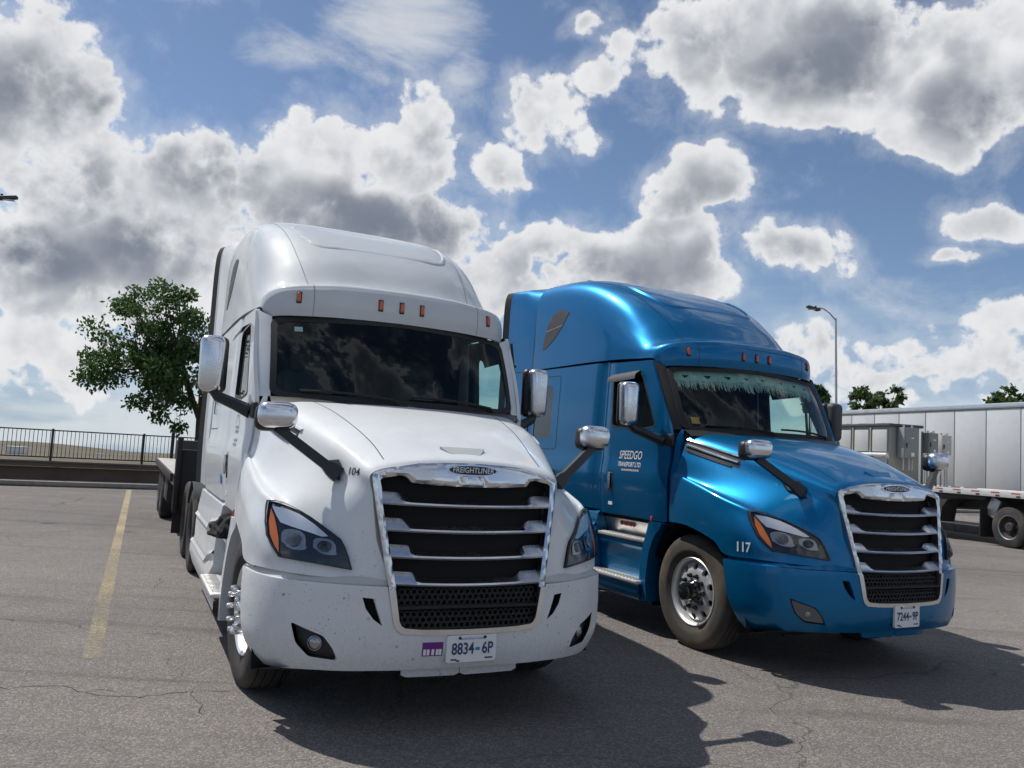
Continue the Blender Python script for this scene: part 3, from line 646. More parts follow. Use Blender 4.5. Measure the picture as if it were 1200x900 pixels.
    # ledge on top of the bumper towards the hood; its shadow painted in as grey on the white truck
    led = G(); ss = np.linspace(s_of_x(.507), send(.868), 30)
    P = []
    for s in ss: P += [bump_pt(s, .864, -.001), bump_pt(s, .868, -.022), bump_pt(s, .915, -.030)]
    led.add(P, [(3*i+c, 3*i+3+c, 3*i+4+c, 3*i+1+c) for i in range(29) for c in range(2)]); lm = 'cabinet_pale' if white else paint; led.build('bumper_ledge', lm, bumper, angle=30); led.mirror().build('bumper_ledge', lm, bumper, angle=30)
    for s in (-1, 1):
        Vv = V1 if s > 0 else mir(V1); Fv = FG if s > 0 else mir(FG)
        g = G(); g.add([bump_pt(a_, b_, -.055) for a_, b_ in Vv], [tuple(range(len(Vv)))]); g.build('vent_slot', 'dark_void', bumper, smooth=False)
        g = patch(Vv, [], .05, lambda a_, b_: bump_pt(a_, b_, -.004)); 
        v2, f2 = rim_of(g.v, g.f, (0, .06, 0)); G().add(v2, f2).build('vent_wall', 'black_plastic', bumper, smooth=False)
        g = patch(Fv, [], .05, lambda a_, b_: bump_pt(a_, b_, -.035)); v2, f2 = rim_of([bump_pt(a_, b_, -.002) for a_, b_ in trim(Fv, [], .05)[0]], trim(Fv, [], .05)[1], (0, .045, 0)); g.add(v2, f2)
        fg = g.build('fog_light', 'black_plastic', root)
        if not white: patch([(a_ * 1., b_) for a_, b_ in Fv], [], .05, lambda a_, b_: bump_pt(s_of_x(s * .87) + (a_ - s_of_x(s * .87)) * .90, .53 + (b_ - .53) * .86, -.012)).build('fog_cover', 'lamp_dark', fg)
        c = bump_pt(s * s_of_x(.875), .525, -.03); tdir = (bump_pt(s * s_of_x(.875), .525, .1) - c).normalized()
        L = G().lathe([(-.005, .042), (.010, .042), (.012, .037)], (0, 0, 0), 'z', 24); Q = tdir.to_track_quat('Z', 'Y').to_matrix()
        L.v = [tuple(Q @ Vector(p) + c) for p in L.v]; L.build('fog_rim', 'lamp_bowl', fg)
        L = G().lathe([(.006, .037), (.014, .030), (.018, .016), (.020, .001)], (0, 0, 0), 'z', 20); L.v = [tuple(Q @ Vector(p) + c) for p in L.v]; L.build('fog_lens', 'lamp_bowl', fg)
    # chrome U under the lower mesh
    up = [(.500, .845), (.463, .66), (.445, .622), (.415, .600), (.3, .592), (.15, .589), (0, .588)]; ui = [(.462, .845), (.430, .668), (.415, .642), (.395, .630), (.3, .622), (.15, .619), (0, .618)]
    u_poly = up + [(-x, z) for x, z in up[::-1][1:]] + [(-x, z) for x, z in ui] + ui[::-1][1:]
    patch(u_poly, [], .03, lambda x, z: bump_pt(s_of_x(x), z, .008), rim=lambda p: (0, .05, 0)).build('grille_surround', 'aluminium', grille, angle=30)
    # air dam flaps and tow hook shadow panel
    for x0, x1 in ((-.37, -.02), (-.015, .36)):
        q = [(x0, .41), (x1, .41), (x1, .348), (x1 - .03, .336), (x0 + .03, .336), (x0, .348)]
        patch(q, [], .06, lambda x, z: Vector((x, .085 + .15 * x * x + (z - .3) * -.1, z - .005)), rim=lambda p: (0, .015, 0)).build('air_dam_flap', paint, bumper)
    # ---- number plate
    pc = (0.01, .508) if white else (.005, .515)
    pw, ph = (.157, .077) if white else (.150, .088)
    pf = lambda o: (lambda x, z: bump_pt(pc[0], pc[1], o) + Vector((x, .03 * x, z)))
    plate = patch(rounded([(-pw, -ph), (pw, -ph), (pw, ph), (-pw, ph)], .015), [], .05, pf(.012), rim=lambda p: (0, .02, 0)).build('number_plate', 'plate_white', root, smooth=False)
    num = ('8834', '6P') if white else ('7244', '9P')
    text_part('plate_number', num[0], .092, lambda x, y: pf(.0145)(x - pw * .36, y - .003), 'navy_print', plate, 0, .0018, .78)
    text_part('plate_number', num[1], .092, lambda x, y: pf(.0145)(x + pw * .64, y - .003), 'navy_print', plate, 0, .0018, .78)
    G().box(pf(.0145)(pw * .235, -.003), (.026, .002, .016)).build('plate_flag', 'blue_print', plate, smooth=False)
    text_part('plate_text', 'Beautiful British Columbia', .020, lambda x, y: pf(.0145)(x, y + ph * .74), 'blue_print', plate, 0, 0, .75)
    for x, z in ((-pw * .50, ph * .80), (pw * .52, ph * .80)): G().lathe([(0, .009), (-.006, .008), (-.007, .001)], pf(.013)(x, z), 'y', 8).build('plate_bolt', 'black_plastic', plate)
    for x, z, w in ((-pw * .72, -ph * .78, .035), (-pw * .55, -ph * .88, .02), (pw * .70, -ph * .74, .05)): G().box(pf(.0145)(x, z), (w, .002, .008)).build('plate_decal', 'black_print', plate, smooth=False)
    if white:
        stf = lambda o: (lambda x, z: bump_pt(s_of_x(-.225 + x), .508 + z, o))
        stk = patch([(-.062, -.040), (.062, -.040), (.062, .040), (-.062, .040)], [], .05, stf(.002), rim=lambda p: (0, .004, 0)).build('bumper_sticker', 'purple_print', root, smooth=False, label='purple and white sticker on the front bumper')
        for x in (-.047, -.026, .002, .028, .046): patch([(x - .008, -.034), (x + .008, -.034), (x + .008, .000), (x - .008, .000)], [], .05, stf(.0035)).build('sticker_mark', 'white_print', stk, smooth=False)
    # ---- headlights
    HLo = [(315.5, 587.5), (324, 589), (334, 592.5), (345, 596.5), (356, 601.3), (367, 608), (378, 615.7), (390, 624), (400, 632), (405, 641), (409, 653), (413, 668), (395, 665), (372, 661), (350, 657), (329, 652.8), (321, 641), (314.5, 628), (313, 613), (313.6, 600)]
    cx, cy = np.mean(HLo, axis=0); shr = lambda P, s: [(cx + (a_ - cx) * s, cy + (b_ - cy) * s) for a_, b_ in P]
    amb = [(319.2, 596), (323, 606), (325.5, 618), (328, 634), (328.2, 647.5), (323, 640), (317.8, 627), (316.5, 612)]
    brow = [(320.5, 593.5), (335, 597), (352, 604), (370, 615.5), (385.5, 629), (378, 629.5), (362, 624), (345, 618.5), (330, 613), (325.5, 605)]
    for s in (-1, 1):
        fix = (lambda q: q) if s < 0 else (lambda q: q.mirror())
        hl = fix(px_patch(HB, 'w', HLo, .005, 9, .03)).build('headlight', 'gloss_black', root)
        fix(px_patch(HB, 'w', HLo, .024, 9, .022, [shr(HLo, .955)])).build('bezel', 'black_plastic', hl, angle=30)
        fix(px_patch(HB, 'w', amb, .013, 7, .012)).build('turn_signal', 'amber', hl)
        fix(px_patch(HB, 'w', brow, .013, 7, .012)).build('daytime_strip', 'reflector', hl)
        for (u, v, r1, r2) in ((345, 633, 14.5, 12.0), (381, 641, 13.5, 9.5)):
            E_ = [(u + r1 * math.copysign(abs(math.cos(q)) ** .75, math.cos(q)) + (6 if math.sin(q) > .5 else 0) * .5, v + r2 * math.copysign(abs(math.sin(q)) ** .75, math.sin(q)) + (u - u) + math.cos(q) * 2.6) for q in np.linspace(0, 2 * math.pi, 22, endpoint=False)]
            fix(px_patch(HB, 'w', E_, .011, 6, .006)).build('reflector_bowl', 'lamp_bowl', hl)
            c2 = [(u + .0 * r1 + r1 * .62 * math.cos(q), v - .5 + r2 * .68 * math.sin(q)) for q in np.linspace(0, 2 * math.pi, 16, endpoint=False)]
            q = px_patch(HB, 'w', c2, .013, 5)
            ctr = Vector(np.mean(np.array(q.v), axis=0)); nn = Vector((-.45, -.85, .15)).normalized(); rr_ = max((Vector(p) - ctr).length for p in q.v)
            q.v = [tuple(Vector(p) + nn * .014 * math.sqrt(max(0, 1 - ((Vector(p) - ctr).length / rr_) ** 2))) for p in q.v]
            fix(q).build('projector_lens', 'gloss_black' if u > 360 else 'lamp_dark', hl)
        fix(px_patch(HB, 'w', shr(HLo, .97), .0285, 9)).build('lens_cover', 'clear_cover', hl)
    # ---- windshield
    wo = rounded([(-1, 0), (1, 0), (1, 1), (-1, 1)], .11, 5)
    wsd = patch(wo, [], .09, lambda u, v: ws_pt(u, v)).build('windshield', 'cab_glass', root)
    inn = rounded([(-.955, .055), (.955, .055), (.955, .935), (-.955, .935)], .11, 5)
    patch(wo, [inn], .09, lambda u, v: ws_pt(u, v, .004), rim=lambda p: (0, .02, 0), edge=.05).build('windshield_seal', 'black_rubber', wsd)
    for (u0, u1, v0, v1) in ((-.80, -.12, .085, .045), (.02, .72, .10, .05)):
        P = [ws_pt(u0 + (u1 - u0) * t, v0 + (v1 - v0) * t + .02 * math.sin(math.pi * t), .03) for t in np.linspace(0, 1, 7)]
        wp = G().tube(P, .011, 6); wp.tube([ws_pt(u1, v1, .03), ws_pt(u1 + .06, -.03, .03)], .014, 6); wp.build('wiper', 'black_rubber', wsd)
    # cowl under the glass
    q = G(); P = []
    for u in np.linspace(-1, 1, 25): b0 = ws_pt(u, .0); P += [b0 + Vector((0, .02, .005)), b0 + Vector((0, -.07, -.012)), b0 + Vector((0, -.16, -.06))]
    q.add(P, [(3*i+c, 3*i+3+c, 3*i+4+c, 3*i+1+c) for i in range(24) for c in range(2)]); q.build('cowl', 'black_plastic', root)
    # ---- roof cap
    a, b = RS.shape[:2]
    rp = [tuple(p) for p in RS.reshape(-1, 3)]
    roof = G().add(rp, grid_faces(a, b)); v2, f2 = rim_of(rp, grid_faces(a, b), lambda p: (-.03 if p[0] > .3 else .03 if p[0] < -.3 else 0, .01, .0)); roof.add(v2, f2)
    rpaint = 'white_paint_shaded' if white else paint; roof = roof.build('roof', rpaint, root, angle=50)
    # raised panel on the roof: own skin a centimetre proud
    rpo = rounded([(-.60, 2.52), (.60, 2.52), (.72, 2.9), (.68, 4.35), (-.68, 4.35), (-.72, 2.9)], .22, 8)
    def rz(o): return lambda x, y: RB.ray_cast(Vector((x, y, 6)), Vector((0, 0, -1)))[0] + Vector((0, 0, o))
    hole = [(x * .955, 3.44 + (y - 3.44) * .955) for x, y in rpo]
    lip = G(); n = len(rpo); f0, f1 = rz(.001), rz(.020)
    V = [f0(*p) for p in rpo] + [f1(x * .982, 3.44 + (y - 3.44) * .982) for x, y in rpo] + [rz(.004)(x, y) for x, y in hole]
    lip.add(V, [(i, (i + 1) % n, n + (i + 1) % n, n + i) for i in range(n)] + [(n + i, n + (i + 1) % n, 2 * n + (i + 1) % n, 2 * n + i) for i in range(n)])
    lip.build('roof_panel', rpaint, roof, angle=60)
    for s in (-1, 1):   # cap joints of the roof moulding
        P = []; 
        for t in np.linspace(0, 1, 30):
            y, z = (1.80 + (2.05 - 1.80) * t * 1.0, 0) if False else (None, None)
        for i in range(RS.shape[0]):
            p = Vector(RS[i, (RS.shape[1] // 2) + s * 13]); nrm_ = Vector((0, -.5, .85)); P += [p + Vector((-.003, 0, 0)) + nrm_ * .002, p + Vector((.003, 0, 0)) + nrm_ * .002]
        G().add(P, [(2*i, 2*i+1, 2*i+3, 2*i+2) for i in range(RS.shape[0]-1)]).build('roof_seam', 'cabinet_grey' if white else 'navy_print', roof)
    # ---- marker lights
    for x in (-.80, -.173, 0, .173, .80):
        h, nn, *_ = RB.ray_cast(Vector((x, 0, 2.765)), Vector((0, 1, 0)))
        if nn.y > 0: nn = -nn
        g = G().box((0, 0, 0), (.030, .028, .078), .013, seg=3); Q = (Vector((nn.x * .6, nn.y, nn.z))).normalized().to_track_quat('-Y', 'Z').to_matrix()
        g.v = [tuple(Q @ Vector(p) + h + nn * .008) for p in g.v]
        ml = g.build('marker_light', 'amber_dark', root)
        g = G().box((0, 0, 0), (.041, .012, .095), .016, seg=2); g.v = [tuple(Q @ Vector(p) + h) for p in g.v]; g.build('lamp_base', 'black_rubber', ml)
    # ---- cab sides
    for s in (-1, 1):
        sd = lambda o=0.: (lambda y, z: Vector((s * (side_x(y, z) + o), y, z)))
        fl = s < 0; rm = lambda p: (-s * .03, 0, 0)
        win = rounded([(1.955, 1.985), (2.27, 2.555), (2.80, 2.535), (2.765, 1.99), (2.30, 1.955)], .05)
        dout = rounded([(1.765, 1.075), (2.895, 1.075), (2.90, 2.690), (2.11, 2.668), (1.785, 2.03), (1.745, 1.90)], .03)
        door = patch(dout, [win], .06, sd(), rim=rm, flip=fl, edge=.04).build('door', paint, root, angle=45)
        patch(win, [], .08, sd(-.018), flip=fl).build('door_window', 'cab_glass', door)
        rw = [(2.40 + (y - 2.40) * .955, 2.26 + (z - 2.26) * .95) for y, z in win]
        patch(win, [rw], .08, sd(.003), rim=rm, flip=fl, edge=.04).build('window_seal', 'black_rubber', door)
        patch(dout, [win], .12, sd(-.045), edge=.06).build('door_lining', 'cabin_dark', door)
        # smoked rain visor over the window
        vis = G(); P = []
        for t in np.linspace(0, 1, 12):
            y = 2.30 + .52 * t; z = 2.565 - .02 * t; P += [sd(.002)(y, z + .012), sd(.06)(y, z - .03), sd(.075)(y - .01, z - .085)]
        vis.add(P, [(3*i+c, 3*i+3+c, 3*i+4+c, 3*i+1+c) for i in range(11) for c in range(2)]); vis.build('rain_visor', 'black_plastic', door)
        # handle: recessed dark cup with a pull
        hc = rounded([(2.665, 1.31), (2.735, 1.31), (2.735, 1.53), (2.665, 1.53)], .03)
        patch(hc, [], .04, sd(.003), rim=rm, flip=fl).build('handle_cup', 'gloss_black', door)
        G().box(sd(.018)(2.70, 1.425), (.022, .03, .17), .01).build('handle', 'chrome_dirty', door)
        G().box(sd(.001)(2.70, 1.185), (.004, .075, .035)).build('door_sticker', 'white_print', door, smooth=False)
        # cowl side behind the hood
        patch([(1.655, 1.10), (1.735, 1.10), (1.725, 1.60), (1.705, 1.88), (1.655, 1.97)], [], .05, sd(-.004), rim=rm, flip=fl).build('cowl_side', paint, root)
        # A pillar between glass and door
        q = G(); P = []
        for t in np.linspace(0, 1, 10):
            e = ws_pt(s * .99, t, -.004); f_ = sd(-.012)(1.80 + .315 * t, 1.965 + .70 * t); m_ = (e + f_) / 2 + Vector((s * .012, -.012, 0)); P += [e, m_, f_]
        q.add(P, [((3*i+c, 3*i+3+c, 3*i+4+c, 3*i+1+c)) for i in range(9) for c in range(2)]); pl_ = q.build('windshield_pillar', 'black_rubber' if not white else paint, root); q.v = [(x - s * .02, y + .03, z) for x, y, z in q.v]; q.build('pillar_lining', 'cabin_dark', pl_)
        # sleeper side
        swn = rounded([(4.13, 1.86), (4.58, 1.86), (4.58, 2.50), (4.13, 2.50)], .07)
        sl = patch([(2.925, 1.10), (4.735, 1.10), (4.735, 2.715), (2.925, 2.705)], [swn], .09, sd(), rim=rm, flip=fl, edge=.06).build('sleeper', paint, root, angle=50)
        patch(swn, [], .12, sd(-.006), flip=fl).build('sleeper_window', 'gloss_black', sl)
        hat = rounded([(3.96, 1.72), (4.68, 1.72), (4.68, 2.62), (3.96, 2.62)], .06); hat2 = [(4.32 + (y - 4.32) * .975, 2.17 + (z - 2.17) * .98) for y, z in hat]
        patch(hat, [hat2], .08, sd(.0015), flip=fl).build('hatch_seam', 'black_rubber', sl)
        # roof side vent
        hv = [(667.5, 366), (664, 363.5), (656, 363.8), (648, 370), (642, 383), (638, 398), (635.8, 410.5), (639.5, 409.5), (651, 396), (661, 379)]
        q = px_patch(RB, 'b', hv, .004, 5, .01); q = q if s < 0 else q.mirror(); vt = q.build('roof_vent', 'vent_grey', roof)
        q = px_patch(RB, 'b', [(640.5, 388.5), (660, 380.5), (660.3, 381.5), (640.2, 389.8)], .006, 5); q = q if s < 0 else q.mirror(); q.build('vent_bar', 'cabinet_grey', vt)
        # side extender behind the sleeper
        prof = [(.80, 3.90), (1.02, 3.885), (1.098, 3.825), (1.126, 3.60), (1.130, 3.0), (1.130, 2.73), (1.135, 2.3), (1.14, 1.9), (1.14, 1.5), (1.13, 1.12)]
        cr = crom(np.array([(x, 0, z) for x, z in prof]), 5); ys = (4.748, 5.1, 5.46); P = []
        prof0 = [(.80, 3.873), (.99, 3.77), (1.068, 3.53), (1.084, 3.25), (1.091, 3.0), (1.10, 2.73), (1.12, 2.3), (1.13, 1.9), (1.14, 1.5), (1.13, 1.12)]
        cr0 = crom(np.array([(x, 0, z) for x, z in prof0]), 5); assert len(cr0) == len(cr)
        for y, t_ in zip(ys, (0, .7, 1)):
            for p0, p1 in zip(cr0, cr):
                p = p0 + (p1 - p0) * t_; P.append(Vector((s * (p[0] - .004), y, p[2] - .0 * t_ * max(0, (p[2] - 3.2) / .6))))
        m_ = len(cr); ex = G().add(P, grid_faces(3, m_, fl)); v2, f2 = rim_of(P, grid_faces(3, m_, fl), (-s * .03, 0, -.01)); ex.add(v2, f2)
        ext = ex.build('side_extender', paint, root, angle=50)
        P = [Vector((s * (c0[0] + .0015), y, c0[2] + .0015)) for y in (4.737, 4.753) for c0 in cr0]; G().add(P, grid_faces(2, len(cr0), fl)).build('extender_joint', 'black_rubber', ext)
        P = []
        for y in (5.462, 5.57):
            for p in cr: P.append(Vector((s * (p[0] - .006 + (.045 if y > 5.5 else 0)), y, p[2] - .006)))
        ex = G().add(P, grid_faces(2, m_, fl)); v2, f2 = rim_of(P, grid_faces(2, m_, fl), (-s * .02, 0, 0)); ex.add(v2, f2); ex.build('rubber_edge', 'black_rubber', ext)
        G().add([Vector((s * 1.1195, 4.76, 2.728)), Vector((s * 1.1195, 5.46, 2.728)), Vector((s * 1.1198, 5.46, 2.720)), Vector((s * 1.1198, 4.76, 2.720))], [(0, 1, 2, 3)]).build('extender_seam', 'black_rubber', ext)
        # ---- lower side: arch fairing, steps, chassis skirt
        sk = lambda x0: (lambda y, z: Vector((s * x0, y, z)))
        arch = [(1.765, 1.062), (1.86, .93), (1.915, .78), (1.93, .60), (1.925, .45), (1.895, .31), (1.99, .30), (2.03, .45), (2.035, .62), (2.03, .78), (1.985, .95), (1.955, 1.062)]
        patch(arch, [], .05, lambda y, z: Vector((s * (1.165 + .03 * min(1, max(0, (1.0 - z) / .5)) - .02 * math.exp(-((y - 1.80) / .05) ** 2)), y, z)), rim=lambda p: (-s * .16, 0, 0), flip=fl).build('arch_fairing', paint, root, angle=40)
        P = [(1.985, 2.93)]
        fair = G()
        def strip(gr, pts, y0, y1, nseg=8):     # pts: (x, z) profile swept along y
            V = [Vector((s * x, y, z)) for y in np.linspace(y0, y1, nseg) for x, z in pts]; m = len(pts)
            gr.add(V, grid_faces(nseg, m, s > 0))
        strip(fair, [(1.22, .46), (1.235, .445), (1.235, .36), (1.20, .30), (1.10, .27)], 2.0, 2.93)
        strip(fair, [(1.085, .855), (1.11, .845), (1.115, .79), (1.09, .76), (1.075, .62), (1.065, .47)], 2.0, 2.93)
        fairing = fair.build('chassis_fairing', paint, root, angle=35)
        for (z, x0, x1, y0, y1) in ((.860, .96, 1.135, 2.03, 2.93), (.470, 1.05, 1.262, 1.995, 2.93)):
            st = G(); st.box((s * (x0 + x1) / 2, (y0 + y1) / 2, z), (x1 - x0, y1 - y0, .032), .008); stp = st.build('step', 'step_metal', fairing)
            for i in range(14):
                yy = y0 + .08 + i * (y1 - y0 - .16) / 13; G().box((s * (x1 - .07), yy, z + .019), (.10, .022, .010), .003, seg=1).build('tread_rib', 'step_metal', stp)
        q = G(); strip(q, [(1.055, 1.075), (1.04, 1.05), (.985, .87)], 2.0, 2.93); kp = q.build('kick_plate', 'aluminium', fairing)
        for i, (yy, w_) in enumerate(((2.62, .05), (2.54, .07), (2.46, .06), (2.40, .03))):
            G().box((s * 1.03, yy, .985), (.004, w_, .04), rot=Matrix.Rotation(s * .30, 3, 'Y')).build('kick_plate_mark', 'red_print', kp, smooth=False)
        q = G(); strip(q, [(1.10, 1.075), (1.05, 1.070), (1.03, 1.055)], 1.77, 4.74); q.build('sill', 'black_rubber', root)
        G().box((s * 1.150, 1.93, 1.092), (.012, .03, .05), .004).build('side_reflector', 'red_print', root)
        # rear chassis skirt with its folded facets
        q = G()
        strip(q, [(.98, 1.10), (1.09, 1.085), (1.125, 1.06), (1.15, .90), (1.165, .72), (1.165, .56), (1.205, .47), (1.205, .40), (1.165, .27), (1.12, .23)], 2.94, 5.12, 12)
        for ye in (2.94, 5.12):
            pr = [(.98, 1.10), (1.09, 1.085), (1.125, 1.06), (1.15, .90), (1.165, .72), (1.165, .56), (1.205, .47), (1.205, .40), (1.165, .27), (1.12, .23), (.9, .23), (.9, 1.10)]; q.add([Vector((s * x, ye, z)) for x, z in pr], [tuple(range(len(pr)))])
        q.add([Vector((s*.9, 2.0, 1.08)), Vector((s*.9, 2.96, 1.08)), Vector((s*.9, 2.96, .25)), Vector((s*.9, 2.0, .25))], [(0,1,2,3)])
        q.v = [(x, y, z - (.03 if z > 1.0 else 0) * 0) for x, y, z in q.v]
        q.build('chassis_skirt', paint, root, angle=30)
        for (pts_) in ([(2.95, .93), (3.5, .87), (3.62, .80), (5.1, .80)], [(2.95, .66), (3.3, .60), (3.45, .52), (5.1, .515)]):
            V = []
            for y, z in pts_:
                xx = float(np.interp(z, [.47, .56, .72, .90, 1.06], [1.205, 1.165, 1.165, 1.15, 1.125])); V += [Vector((s * (xx + .001), y, z + .03)), Vector((s * (xx + .022), y, z)), Vector((s * xx, y, z - .012))]
            G().add(V, [((3*i+c, 3*i+1+c, 3*i+4+c, 3*i+3+c) if s > 0 else (3*i+c, 3*i+3+c, 3*i+4+c, 3*i+1+c)) for i in range(3) for c in range(2)]).build('skirt_crease', paint, root, angle=20)
        # wheel well liner
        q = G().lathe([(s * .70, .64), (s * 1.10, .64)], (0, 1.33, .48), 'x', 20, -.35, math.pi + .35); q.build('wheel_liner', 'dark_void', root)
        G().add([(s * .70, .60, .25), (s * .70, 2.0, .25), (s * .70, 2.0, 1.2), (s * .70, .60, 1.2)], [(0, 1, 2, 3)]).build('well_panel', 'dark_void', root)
        G().add([(s * .60, .575, .26), (s * 1.14, .575, .30), (s * 1.155, .66, .9), (s * .60, .66, .9)], [(0, 1, 2, 3)]).build('sun_block_panel', 'dark_void', root)  # unseen panel added to stop sun leaking between bumper and wheel liner
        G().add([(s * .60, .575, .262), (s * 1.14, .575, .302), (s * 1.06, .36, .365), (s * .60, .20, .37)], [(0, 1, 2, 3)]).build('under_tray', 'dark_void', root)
        # ---- mirrors
        dm = G(); cxm, cym, czm = s * 1.385, 2.06, 2.20
        dm.box((0, 0, 0), (.185, .15, .43), .055, seg=4); dm.v = [(x * (1 - .10 * (z < 0) * abs(z) / .2), y, z) for x, y, z in dm.v]
        Q = Matrix.Rotation(s * R(8), 3, 'Z'); dm.v = [tuple(Q @ Vector(p) + Vector((cxm, cym, czm))) for p in dm.v]
        mr = dm.build('door_mirror', 'chrome_dirty' if white or s < 0 else 'vent_grey', root, angle=60)
        q = G().box((0, .045, 0), (.205, .10, .44), .05, seg=3); q.v = [tuple(Q @ Vector(p) + Vector((cxm - s * .012, cym + .02, czm))) for p in q.v]; q.build('mirror_back', 'black_plastic', mr)
        q = G().tube([(s * 1.36, 2.06, 2.0), (s * 1.33, 2.03, 1.955), (s * 1.2, 1.96, 1.90), (s * 1.09, 1.86, 1.845)], [.035, .04, .045, .055], 8); q.build('mirror_arm', 'black_plastic', mr)
        G().box((s * 1.085, 1.86, 1.86), (.05, .30, .13), .03).build('mirror_mount', 'black_plastic', mr)
        hmg = G().box((0, 0, 0), (.235, .13, .155), .055, seg=4); Q = Matrix.Rotation(s * R(10), 3, 'Z')
        hmg.v = [tuple(Q @ Vector(p) + Vector((s * 1.107, .54, 1.802))) for p in hmg.v]
        hm = hmg.build('hood_mirror', 'chrome_dirty', root, angle=60)
        q = G().box((0, .03, -.01), (.245, .12, .165), .05, seg=3); q.v = [tuple(Q @ Vector(p) + Vector((s * 1.115, .575, 1.795))) for p in q.v]; q.build('mirror_back', 'black_plastic', hm)
        # arm: flat tapered bar ending in a foot on the hood side
        hbp, hn, *_ = HB.ray_cast(Vector((s * 2, .40, 1.455)), Vector((-s, 0, 0)))
        A0, A1 = hbp + Vector((s * .015, 0, .01)), Vector((s * 1.10, .56, 1.725))
        dirv = (A1 - A0).normalized(); wv = dirv.cross(Vector((0, 1, 0))).normalized(); V = []
        for t, wd in ((0, .048), (.12, .045), (.22, .030), (1., .028)):
            c = A0 + (A1 - A0) * t
            for a_, b_ in ((1, 1), (1, -1), (-1, -1), (-1, 1)): V.append(c + wv * wd * a_ + Vector((0, 1, 0)) * .022 * b_)
        G().add(V, [(4*i+c, 4*i+(c+1) % 4, 4*i+4+(c+1) % 4, 4*i+4+c) for i in range(3) for c in range(4)] + [(0, 1, 2, 3), (15, 14, 13, 12)]).build('mirror_arm', 'black_plastic', hm, angle=20)
        if s < 0 or True:
            q = px_patch(HB, 'w', [(384, 541), (401, 539.5), (401.5, 565.5), (398, 565), (383.5, 555)], .022, 8, .03); (q if s < 0 else q.mirror()).build('mirror_foot', 'black_plastic', hm, angle=20)
        # ---- front wheel
        wheel_parts(None, root, s * .985, 1.33, s, True, 'tyre_rubber' if white else 'tyre_brown', R(4) if white else 0., white)
        for y in (6.25, 7.55):
            wheel_parts(None, root, s * 1.0, y, s, False); G().lathe([(-.14, .3), (-.14, .5), (.14, .5), (.14, .3)], (s * .68, y, .503), 'x', 32).build('inner_tyre', 'tyre_rubber', root)
    # ---- hidden mass: dark engine box added to block light, frame, cab back, floor
    G().box((0, .95, .85), (1.25, 1.1, .95), .05).build('engine', 'dark_void', root)
    for s in (-1, 1): G().box((s * .42, 4.9, .72), (.09, 7.2, .26)).build('frame_rail', 'trailer_dark', root, smooth=False)
    G().box((0, 4.72, 2.3), (2.10, .02, 2.4)).build('cab_back', paint, root, smooth=False)
    G().box((0, 3.2, 1.06), (2.1, 3.0, .06)).build('cab_floor', 'cabin_dark', root, smooth=False)
    G().box((0, 1.33, .5), (1.7, .12, .12), .02).build('front_axle', 'dark_void', root)
    # ---- cabin
    G().box((0, 1.86, 1.80), (1.95, .42, .28), .06).build('dashboard', 'cabin_grey', root)
    G().box((0, 3.06, 2.0), (2.02, .03, 1.5)).build('sleeper_curtain', 'cabin_dark', root, smooth=False)
    G().box((0, 2.55, 2.68), (1.9, 1.1, .04)).build('headliner', 'cabin_dark', root, smooth=False)
    for sx in (-.52, .52):
        st = G().box((sx, 2.60, 1.52), (.52, .52, .16), .06, seg=3).build('seat', 'seat_fabric', root)
        G().box((sx, 2.86, 1.90), (.50, .16, .74), .07, seg=3).build('backrest', 'seat_fabric', st); G().box((sx, 2.87, 2.36), (.30, .12, .20), .05, seg=3).build('headrest', 'seat_fabric', st)
        G().box((sx, 2.6, 1.27), (.3, .36, .36)).build('seat_base', 'cabin_dark', st)
    wc = Vector((.52, 2.16, 1.93)); Q = Matrix.Rotation(R(-55), 3, 'X'); P = [Q @ Vector((.225 * math.cos(q), 0, .225 * math.sin(q))) + wc for q in np.linspace(0, 2 * math.pi, 25)]
    sw = G().tube(P, .016, 6, False); sw.tube([Q @ Vector((-.22, 0, 0)) + wc, Q @ Vector((.22, 0, 0)) + wc], .014, 6); sw.tube([wc, wc + Vector((0, -.25, -.15))], .03, 8); sw.build('steering_wheel', 'cabin_dark', root)
    if not white:
        # fringed valance across the top of the windshield
        vl = G(); n = 120; P = []
        for i in range(n + 1):
            u = -.94 + 1.88 * i / n; lo = .80 - .035 * abs(math.sin(i * math.pi / 15)); P += [ws_pt(u, .94, -.05), ws_pt(u, lo, -.05 - .012 * math.sin(i * .9))]
        vl.add(P, [(2*i, 2*i+1, 2*i+3, 2*i+2) for i in range(n)]); val = vl.build('valance', 'valance', root)
        fr = G()
        for i in range(230):
            u = -.94 + 1.88 * (i + random.uniform(-.3, .3)) / 230; l = random.uniform(.05, .15); w = .0035; top = .80 - .035 * abs(math.sin((u + .94) / 1.88 * n * math.pi / 15))
            fr.add([ws_pt(u - w, top + .01, -.05), ws_pt(u + w, top + .01, -.05), ws_pt(u + w * .7 + random.uniform(-.004, .004), top - l, -.055), ws_pt(u - w * .7, top - l, -.055)], [(0, 1, 2, 3)])
        o = fr.build('fringe', 'valance', val); o['kind'] = 'stuff'
        for i in range(8):
            u = -.82 + i * 1.64 / 7; V = [ws_pt(u - .045, .865, -.046), ws_pt(u + .045, .865, -.046), ws_pt(u, .82, -.046)]; G().add(V, [(0, 1, 2)]).build('valance_trim', 'cabin_dark', val, smooth=False)
        sf = lambda u0, v0: (lambda x, z: ws_pt(u0 + x, v0 + z, -.006))
        st = patch([(-.035, -.05), (.035, -.05), (.035, .05), (-.035, .05)], [], .05, sf(-.86, .15)).build('glass_sticker', 'orange_print', wsd, smooth=False)
        G().tube([(-.60, 4.55, 3.70), (-.60, 4.55, 3.93)], .010, 6).build('roof_antenna', 'black_rubber', roof)
